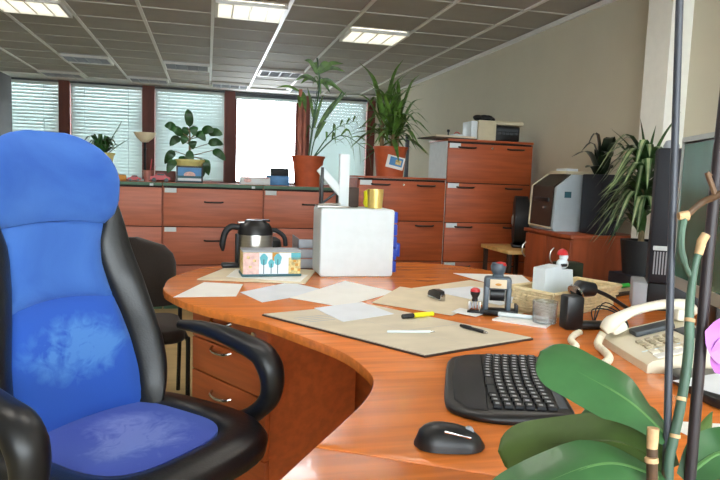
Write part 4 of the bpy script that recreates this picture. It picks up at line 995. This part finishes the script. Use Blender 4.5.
for k in range(3):
    MB().tube(spl([(0.10, 0.03, 0.01), (0.12 + 0.02 * k, 0.08, 0.05 + 0.012 * k), (0.18 + 0.015 * k, 0.05, 0.05), (0.20, -0.02, 0.008), (0.13, -0.04 - 0.01 * k, 0.006)], 18), 0.0022, 6).build('wire', 'blackm', t)
t = thing('letter_tray', 'flat dark tray lying behind the wicker basket under the green marker', 'tray', (1.77, 2.51, DZ), 0.42)
MB().box((0, 0, 0.006), (0.28, 0.18, 0.012), bev=0.003).build('base', 'brown', t)
MB().box((0.0, 0.01, 0.02), (0.25, 0.15, 0.016)).build('paper_sheets', 'kraft', t, smooth=False)
pen('highlighter', (1.785, 2.45), (1.89, 2.49), 0.011, 0.029, [('cap', 'black', 0, 0.35, 1, 1), ('barrel', 'lgreen', 0.35, 1, 1, 0.95)], 'bright green highlighter with a black cap on the dark tray', 'highlighter')
t = thing('pencil_box', 'small dark green box behind the green highlighter', 'box', (1.69, 2.68, DZ))
MB().box((0, 0, 0.06), (0.12, 0.08, 0.12), bev=0.004).build('body', 'leafv', t)

# ------------------------------------------------------------------ phone, monitor, tower
t = thing('desk_phone', 'cream desk telephone with its handset on the far side', 'telephone', (1.195, 1.665, DZ), math.radians(-12))
# local: +x away from the sitter, -y towards the camera
prf = [(0.0, 0.0), (0.0, 0.022), (0.012, 0.032), (0.23, 0.09), (0.245, 0.08), (0.245, 0.0)]
MB().loft([[Vector((x, y, z)) for x, z in prf] for y in (0.03, 0.024, -0.266, -0.272)]).build('base', 'cream', t, smooth=True, angle=25)
sl = math.atan2(0.058, 0.218); RS = Matrix.Rotation(-sl, 4, 'Y')
def onp(x, y, h=0.0): return Vector((x, y, 0.032 + (x - 0.012) * 0.266 + h))
for i in range(4):
    for j in range(3):
        MB().box(onp(0.05 + 0.026 * i, -0.115 - 0.027 * j, 0.003), (0.016, 0.018, 0.008), bev=0.002, mtx=RS).build('key', 'phonekey', t)
for i in range(5): MB().box(onp(0.045 + 0.03 * i, -0.212, 0.002), (0.02, 0.03, 0.006), bev=0.002, mtx=RS).build('memory_key', 'handset', t)
MB().box(onp(0.19, -0.13, 0.002), (0.05, 0.10, 0.006), bev=0.002, mtx=RS).build('display', 'greyd', t)
MB().box(onp(0.10, -0.192, 0.0008), (0.16, 0.004, 0.003), mtx=RS).build('white_line', 'white', t, smooth=False)
MB().box(onp(0.11, -0.246, 0.001), (0.16, 0.03, 0.003), mtx=RS).build('index_strip', 'paper', t, smooth=False)
hs = MB(); pts = spl([(-0.012, -0.015, 0.052), (0.02, -0.015, 0.083), (0.08, -0.015, 0.117), (0.16, -0.015, 0.137), (0.22, -0.015, 0.137), (0.262, -0.015, 0.118)], 18)
hs.tube(pts, [0.020, 0.026, 0.030, 0.030, 0.026, 0.022, 0.020, 0.019, 0.018, 0.018, 0.018, 0.019, 0.020, 0.022, 0.025, 0.029, 0.030, 0.027, 0.020], 14, flat=0.75); ho = hs.build('handset', 'handset', t, angle=60)
MB().box((0.03, -0.015, 0.062), (0.05, 0.044, 0.03), bev=0.01, mtx=Matrix.Rotation(-0.5, 4, 'Y')).build('mouthpiece', 'handset', ho)
MB().box((0.225, -0.015, 0.108), (0.05, 0.046, 0.036), bev=0.01).build('earpiece', 'handset', ho)
MB().box(onp(0.12, -0.045, 0.008), (0.12, 0.05, 0.016), mtx=RS, bev=0.004).build('cradle', 'greyd', t)
# coiled cord
def coil(label, P, r, turns, wire):
    P = spl(P, turns * 10); pts = []
    for i, p in enumerate(P):
        tg = (P[min(i + 1, len(P) - 1)] - P[max(i - 1, 0)]).normalized(); a = tg.cross(Vector((0, 0, 1))).normalized(); b = tg.cross(a); th = 2 * PI * i / 10
        pts.append(p + (a * math.cos(th) + b * math.sin(th)) * r)
    return tag(MB().tube(pts, wire, 6).build('coiled_cord', 'cream'), label, 'cord')
coil('thick coiled cream handset cord running down from the telephone', [(1.188, 1.667, 0.780), (1.178, 1.666, 0.765), (1.149, 1.632, 0.753), (1.122, 1.559, 0.753), (1.095, 1.501, 0.753), (1.044, 1.451, 0.753), (0.983, 1.414, 0.753)], 0.0075, 48, 0.0046)
coil('shorter coiled cream cord end left of the telephone', [(1.191, 1.791, 0.752), (1.147, 1.756, 0.752), (1.100, 1.699, 0.752), (1.075, 1.632, 0.752), (1.025, 1.573, 0.752)], 0.0065, 22, 0.004)
# papers by the phone
sheet('paper_sheet', [(1.10, 1.26), (1.18, 1.06), (1.42, 1.10), (1.36, 1.32)], 0.026, 0.001, 'paperblue', 'pale blue sheet on the black tray at the right edge, near the orchid stems')
t = thing('black_tray', 'rounded black tray under the pale blue sheet beside the telephone', 'tray', (1.265, 1.215, DZ), -0.2)
MB().prism(rounded(0.28, 0.27, 0.06, 6), 0.0005, 0.025, bev=0.008).build('tray', 'black', t)
sheet('paper_sheet', [(0.93, 1.10), (0.95, 0.86), (1.15, 0.86), (1.16, 1.03)], 0.0005, 0.001, 'paper', 'cream sheet at the right edge in front of the black tray')
# black base unit + tower
t = thing('docking_base', 'low black unit with a grey end behind the telephone handset', 'computer unit', (1.80, 2.335, DZ), -0.6)
MB().box((0.22, -0.09, 0.055), (0.36, 0.2, 0.11), bev=0.006).build('body', 'black', t)
MB().box((0.012, -0.09, 0.053), (0.055, 0.204, 0.106), bev=0.006).build('grey_end', 'grey', t)
t = thing('computer_tower', 'slim upright black computer tower behind the screen', 'computer', (1.80, 2.165, DZ + 0.1105), -0.60)
MB().box((0, -0.018, 0.268), (0.125, 0.095, 0.535), bev=0.012).build('case', 'navy', t)
MB().box((-0.005, -0.068, 0.142), (0.09, 0.008, 0.018), bev=0.003).build('white_strip', 'white', t)
b = MB()
for k in range(8): b.box((-0.042 + 0.0105 * k, -0.067, 0.083), (0.005, 0.008, 0.09))
b.build('vent_ribs', 'grey', t, smooth=False)
b = MB()
for k in range(22): b.sphere((0.05, -0.0655, 0.18 + 0.015 * k), (0.002, 0.0015, 0.002), 6, 4)
b.build('dot_row', 'grey', t)
t = thing('grey_knob', 'small grey rounded cap standing on top of the computer tower', 'ornament', (1.79, 2.165, DZ + 0.646))
MB().lathe([(0, 0), (0.03, 0), (0.03, 0.012), (0.022, 0.03), (0, 0.036)]).build('cap', 'grey', t)
# monitor
ma = math.atan2(1.66 - 1.98, 1.55 - 1.68)
t = thing('monitor', 'flat screen with a silver frame and greenish reflection at the right edge', 'monitor', (1.695, 1.985, DZ), ma)
# local +x runs along the screen towards the camera, screen faces -y... 
L_, Z0, Z1 = 0.56, 0.13, 0.675
sgn = -1
MB().box((L_ / 2, 0.022, (Z0 + Z1) / 2), (L_, 0.04, Z1 - Z0), bev=0.006).build('casing', 'black', t)
f = MB()
for (x, z, sx, sz) in ((L_ / 2, Z1 - 0.009, L_, 0.018), (L_ / 2, Z0 + 0.02, L_, 0.04), (0.008, (Z0 + Z1) / 2, 0.016, Z1 - Z0), (L_ - 0.008, (Z0 + Z1) / 2, 0.016, Z1 - Z0)):
    f.box((x, -0.002, z), (sx, 0.012, sz))
f.build('bezel', 'bezel', t, smooth=False)
MB().box((L_ / 2, -0.0005, (Z0 + Z1) / 2), (L_ - 0.03, 0.006, Z1 - Z0 - 0.05)).build('screen', 'screen', t, smooth=False)
MB().box((L_ / 2, 0.05, 0.12), (0.07, 0.03, 0.22), bev=0.005).build('stand_neck', 'black', t)
MB().prism(rounded(0.24, 0.16, 0.06, 6, L_ / 2, 0.05), 0.0, 0.014, bev=0.004).build('stand_foot', 'black', t)

# ------------------------------------------------------------------ keyboard and mouse
ka = math.atan2(0.925, 0.38)
t = thing('keyboard', 'black ergonomic keyboard with a wide smooth palm rest', 'keyboard', (0.684, 1.342, DZ), ka)
# local x: along the keyboard away from the camera, y: towards the sitter (left)
out = [(-0.225, -0.135), (-0.19, -0.142), (0.0, -0.135), (0.19, -0.132), (0.225, -0.12), (0.235, -0.03), (0.232, 0.04), (0.212, 0.09), (0.165, 0.122), (0.0, 0.128), (-0.165, 0.124), (-0.212, 0.095), (-0.235, 0.04), (-0.235, -0.03)]
sp = [(p.x, p.y) for p in spl([(x, y, 0) for x, y in out] + [(out[0][0], out[0][1], 0)], 70)][:-1]
kb = MB()
def kz(y, base): return base * (0.75 + 0.55 * (0.12 - y) / 0.26) if base > 0 else 0.0008
rings = []
for s_, b_ in ((0.985, 0), (1.0, 0.006), (1.0, 0.013), (0.975, 0.019), (0.94, 0.021)):
    rings.append([Vector((x * s_, y * s_, kz(y, b_))) for x, y in sp])
kb.loft(rings); kb.build('base', 'black', t, angle=50)
pr = [(x, y) for x, y in [(0.205, 0.035), (0.2, 0.08), (0.155, 0.106), (0.0, 0.112), (-0.155, 0.106), (-0.2, 0.08), (-0.212, 0.035)]]
rg = [Vector((x, y, kz(y, 0.022))) for x, y in pr]; ru = [Vector((x * 0.97, 0.068 + (y - 0.068) * 0.9, kz(y, 0.026))) for x, y in pr]
MB().loft([rg, ru]).build('palm_rest', 'blackm', t, angle=50)
kk = None
rows = [(0.018, 15), (-0.004, 16), (-0.026, 16), (-0.048, 16), (-0.070, 16), (-0.092, 17)]
n = 0
for ri, (y, nk) in enumerate(rows):
    wtot = 0.40; x = -0.2
    ws = [1.0] * nk
    if ri == 0: ws = [1.2, 1.1, 1.1, 2.6, 0, 2.6, 1.1, 1.1, 1.2, 1, 1, 1, 1, 1, 1]
    s0 = wtot / sum(ws)
    for w in ws:
        if w == 0: continue
        if w > 2: kx = 1
        key = None
        cxk = x + w * s0 / 2; arc = 0.012 * (1 - (cxk / 0.2) ** 2)
        if kk is None or w != 1.0:
            kbm = MB(); kbm.box((0, 0, 0.004), (w * s0 - 0.003, 0.019, 0.008), bev=0.0015, seg=1)
            kbm.mi = 1
            if w < 2: kbm.quad((-0.005, -0.003, 0.0083), (0.003, -0.003, 0.0083), (0.003, 0.005, 0.0083), (-0.005, 0.005, 0.0083))
            key = kbm.build('key', ['keycap', 'legend'], t, smooth=False)
            if w == 1.0 and abs(s0 - 0.025) < 1e-6: kk = key
        else:
            key = kk.copy(); COL.objects.link(key); key.parent = t
            key.scale = (s0 / 0.025, 1, 1)
        key.location = (cxk, y + arc - 0.004, kz(y, 0.0225) - 0.001); x += w * s0
MB().box((0.0, -0.118, kz(-0.118, 0.0215)), (0.36, 0.018, 0.003), bev=0.001).build('hot_key_strip', 'greyd', t)
t = thing('computer_mouse', 'black rounded computer mouse in front of the keyboard', 'mouse', (0.441, 1.050, DZ), math.radians(-16))
rings = []
for i in range(15):
    f = i / 14; x = -0.065 + 0.13 * f
    w = 0.037 * math.sqrt(max(0.0, 1 - abs(2 * f - 1) ** 3.2)) * (0.9 + 0.15 * (1 - f)); h = 0.047 * math.sqrt(max(0, 1 - abs(2 * (f - 0.0) - 1) ** 2.6)) * (1.08 - 0.35 * f)
    w = max(w, 0.004); h = max(h, 0.006)
    rings.append([Vector((x, w * math.cos(a), 0.001 + max(0, math.sin(a)) ** 0.9 * h if a <= PI else 0.001)) for a in [PI * k / 14 for k in range(15)]])
MB().loft(rings).build('shell', 'black', t, angle=70)
MB().tube([(0.035, -0.004, 0.031), (0.035, 0.004, 0.031)], 0.009, 14).build('scroll_wheel', 'grey', t)
MB().box((0.012, -0.022, 0.032), (0.05, 0.006, 0.004), mtx=Matrix.Rotation(0.2, 4, 'Y'), bev=0.001).build('silver_inlay', 'chrome', t)

# ------------------------------------------------------------------ the orchid in the foreground
t = thing('potted_orchid', 'orchid with broad green leaves and bare stems close by at the bottom right', 'orchid', (0.515, 0.565, DZ))
OB = Vector((0.515, 0.565, DZ))
def oc(p): return Vector(p) - OB
MB().lathe([(0, 0), (0.045, 0), (0.058, 0.11), (0.061, 0.125), (0.055, 0.125), (0.052, 0.105), (0, 0.105)], seg=28).build('pot', 'white', t)
MB().lathe([(0, 0.10), (0.05, 0.10), (0.03, 0.112), (0, 0.115)]).build('bark_mulch', 'soil', t)
MB().tube([oc(p) for p in ((0.519, 0.64, 1.62), (0.523, 0.639, 1.444), (0.516, 0.61, 1.15), (0.512, 0.588, 0.955), (0.511, 0.58, 0.845))], 0.0042, 10).build('support_stake', 'stake', t)
MB().tube([oc(p) for p in ((0.578, 0.618, 1.378), (0.568, 0.610, 1.275), (0.553, 0.596, 1.148), (0.540, 0.580, 1.011), (0.537, 0.575, 0.845))], 0.0062, 10).build('dark_stem', 'stem', t)
gs = spl([oc(p) for p in ((0.513, 0.57, 0.845), ((0.509, 0.578, 0.916)), ((0.514, 0.580, 0.948)), ((0.522, 0.582, 0.993)), ((0.529, 0.586, 1.049)), ((0.530, 0.591, 1.094)), ((0.532, 0.593, 1.122)), ((0.536, 0.595, 1.148)), ((0.540, 0.595, 1.160)))], 30)
MB().tube(gs, [0.0054] * 18 + [0.0049 - 0.0001 * i for i in range(13)], 10).build('green_stem', 'stemgreen', t)
for px in (((0.514, 0.578, 0.953)), ((0.520, 0.581, 0.995)), ((0.529, 0.588, 1.083))):
    p = oc(px); MB().tube([p - Vector((0.0, 0, 0.002)), p + Vector((0.001, 0.001, 0.002))], 0.0057, 10).build('pale_node', 'tan', t)
MB().tube([oc(((0.539, 0.595, 1.157))), oc(((0.543, 0.596, 1.172))), oc(((0.547, 0.595, 1.180)))], [0.0046, 0.0052, 0.0048], 10).build('cut_tip', 'tan', t)
MB().tube(spl([oc(p) for p in (((0.533, 0.594, 1.129)), ((0.526, 0.597, 1.142)), ((0.520, 0.600, 1.161)), ((0.520, 0.602, 1.181)), ((0.523, 0.603, 1.198)))], 14), [0.003] * 5 + [0.0042] * 10, 8).build('side_shoot', 'stemgreen', t)
MB().tube([oc(((0.517, 0.605, 1.199))), oc(((0.527, 0.602, 1.200)))], [0.0045, 0.006], 8).build('cut_tip', 'tan', t)
MB().tube(spl([oc(p) for p in (((0.525, 0.603, 1.199)), ((0.542, 0.600, 1.215)), ((0.550, 0.589, 1.223)), ((0.561, 0.577, 1.235)))], 10), [0.0034, 0.0036, 0.0036, 0.0038, 0.0038, 0.004, 0.004, 0.004, 0.004, 0.004, 0.004], 8).build('brown_branch', 'twig', t)
MB().tube(spl([oc(p) for p in (((0.550, 0.589, 1.222)), ((0.544, 0.592, 1.238)), ((0.540, 0.594, 1.249)), ((0.544, 0.592, 1.245)))], 8), [0.003] * 6 + [0.0018] * 3, 8).build('thin_twig', 'twig', t)
# stub
MB().tube([oc(p) for p in ((0.500, 0.575, 0.85), ((0.470, 0.556, 0.918)), ((0.470, 0.560, 0.950)))], 0.0058, 10).build('stub_stem', 'twig', t)
MB().tube([oc(p) for p in (((0.470, 0.560, 0.949)), ((0.471, 0.562, 0.972)))], [0.0056, 0.0062], 10).build('cut_tip', 'tan', t)
MB().tube([oc(p) for p in (((0.466, 0.554, 0.937)), ((0.466, 0.555, 0.942)))], [0.007, 0.007], 10).build('pale_node', 'tan', t)
def ol(pts, w, wd, m, prof='strap', fold=0.16):
    lf = MB().leaf([oc(p) for p in pts], w, wd, 40, fold=fold, prof=prof, thick=0.0022).build('leaf', m, t, angle=70)
    P = [oc(p) for p in pts]; c = [curve(P, i / 24) for i in range(1, 24)]
    MB().tube(c, [0.0030 - 0.00005 * i for i in range(23)], 6).build('midrib', 'midrib' if m == 'orchid' else m, lf)
ol([((0.515, 0.590, 0.946)), ((0.483, 0.621, 0.979)), ((0.448, 0.663, 1.000)), ((0.413, 0.705, 1.017))], 0.075, (0.25, 0.75, 0.62), 'orchid')
ol([((0.511, 0.588, 0.919)), ((0.482, 0.637, 0.923)), ((0.433, 0.688, 0.902)), ((0.372, 0.722, 0.881))], 0.080, (0.1, 0.78, 0.58), 'orchidd')
ol([((0.497, 0.569, 0.907)), ((0.438, 0.585, 0.923)), ((0.368, 0.590, 0.905)), ((0.290, 0.595, 0.867))], 0.085, (0.1, 0.9, 0.42), 'orchid')
ol([((0.530, 0.602, 0.901)), ((0.531, 0.655, 0.920)), ((0.525, 0.709, 0.920)), ((0.510, 0.753, 0.909))], 0.08, (0.3, 0.7, 0.5), 'orchid')
ol([((0.533, 0.580, 0.899)), ((0.554, 0.577, 0.920)), ((0.575, 0.573, 0.932)), ((0.589, 0.550, 0.938))], 0.055, (-0.2, 0.75, 0.6), 'orchid')
ol([((0.574, 0.611, 0.893)), ((0.595, 0.629, 0.914)), ((0.621, 0.645, 0.933)), ((0.634, 0.654, 0.946))], 0.022, (0.8, 0.3, 0.3), 'orchidd', prof='lance')
# violet bloom at the frame edge
ce = oc(((0.579, 0.565, 1.063)))
for k, (dx, dz, L, w) in enumerate(((-1.0, 0.25, 0.042, 0.06), (-0.6, -0.8, 0.045, 0.05), (0.0, 1.0, 0.055, 0.055), (0.9, 0.3, 0.045, 0.05), (0.5, -0.9, 0.05, 0.05))):
    d = Vector((dx * 0.95, -dx * 0.25, dz)); MB().leaf([ce, ce + d * L * 0.5 + Vector((-0.002, -0.004, 0)), ce + d * L], w, d.cross(Vector((0.3, 0.95, 0))), 10, prof='oval', thick=0.0008).build('petal', 'violet', t)
MB().sphere(ce + Vector((-.004, -.008, 0)), (0.008, 0.008, 0.01), 12, 8).build('flower_centre', 'yellow', t)
MB().tube(spl([ce, ce + Vector((0.01, 0.01, 0.04)), oc((0.567, 0.609, 1.258))], 8), 0.0025, 6).build('flower_stalk', 'stemgreen', t)

# ------------------------------------------------------------------ light
w = bpy.data.worlds.new('world'); SC.world = w; w.use_nodes = True
bg = w.node_tree.nodes['Background']; bg.inputs['Color'].default_value = (0.86, 0.95, 1.0, 1.0); bg.inputs['Strength'].default_value = 9.0
SC.view_settings.view_transform = 'Standard'; SC.view_settings.look = 'None'
SC.view_settings.gamma = 1.0; SC.view_settings.use_curve_mapping = False
SC.view_settings.exposure = 0.52
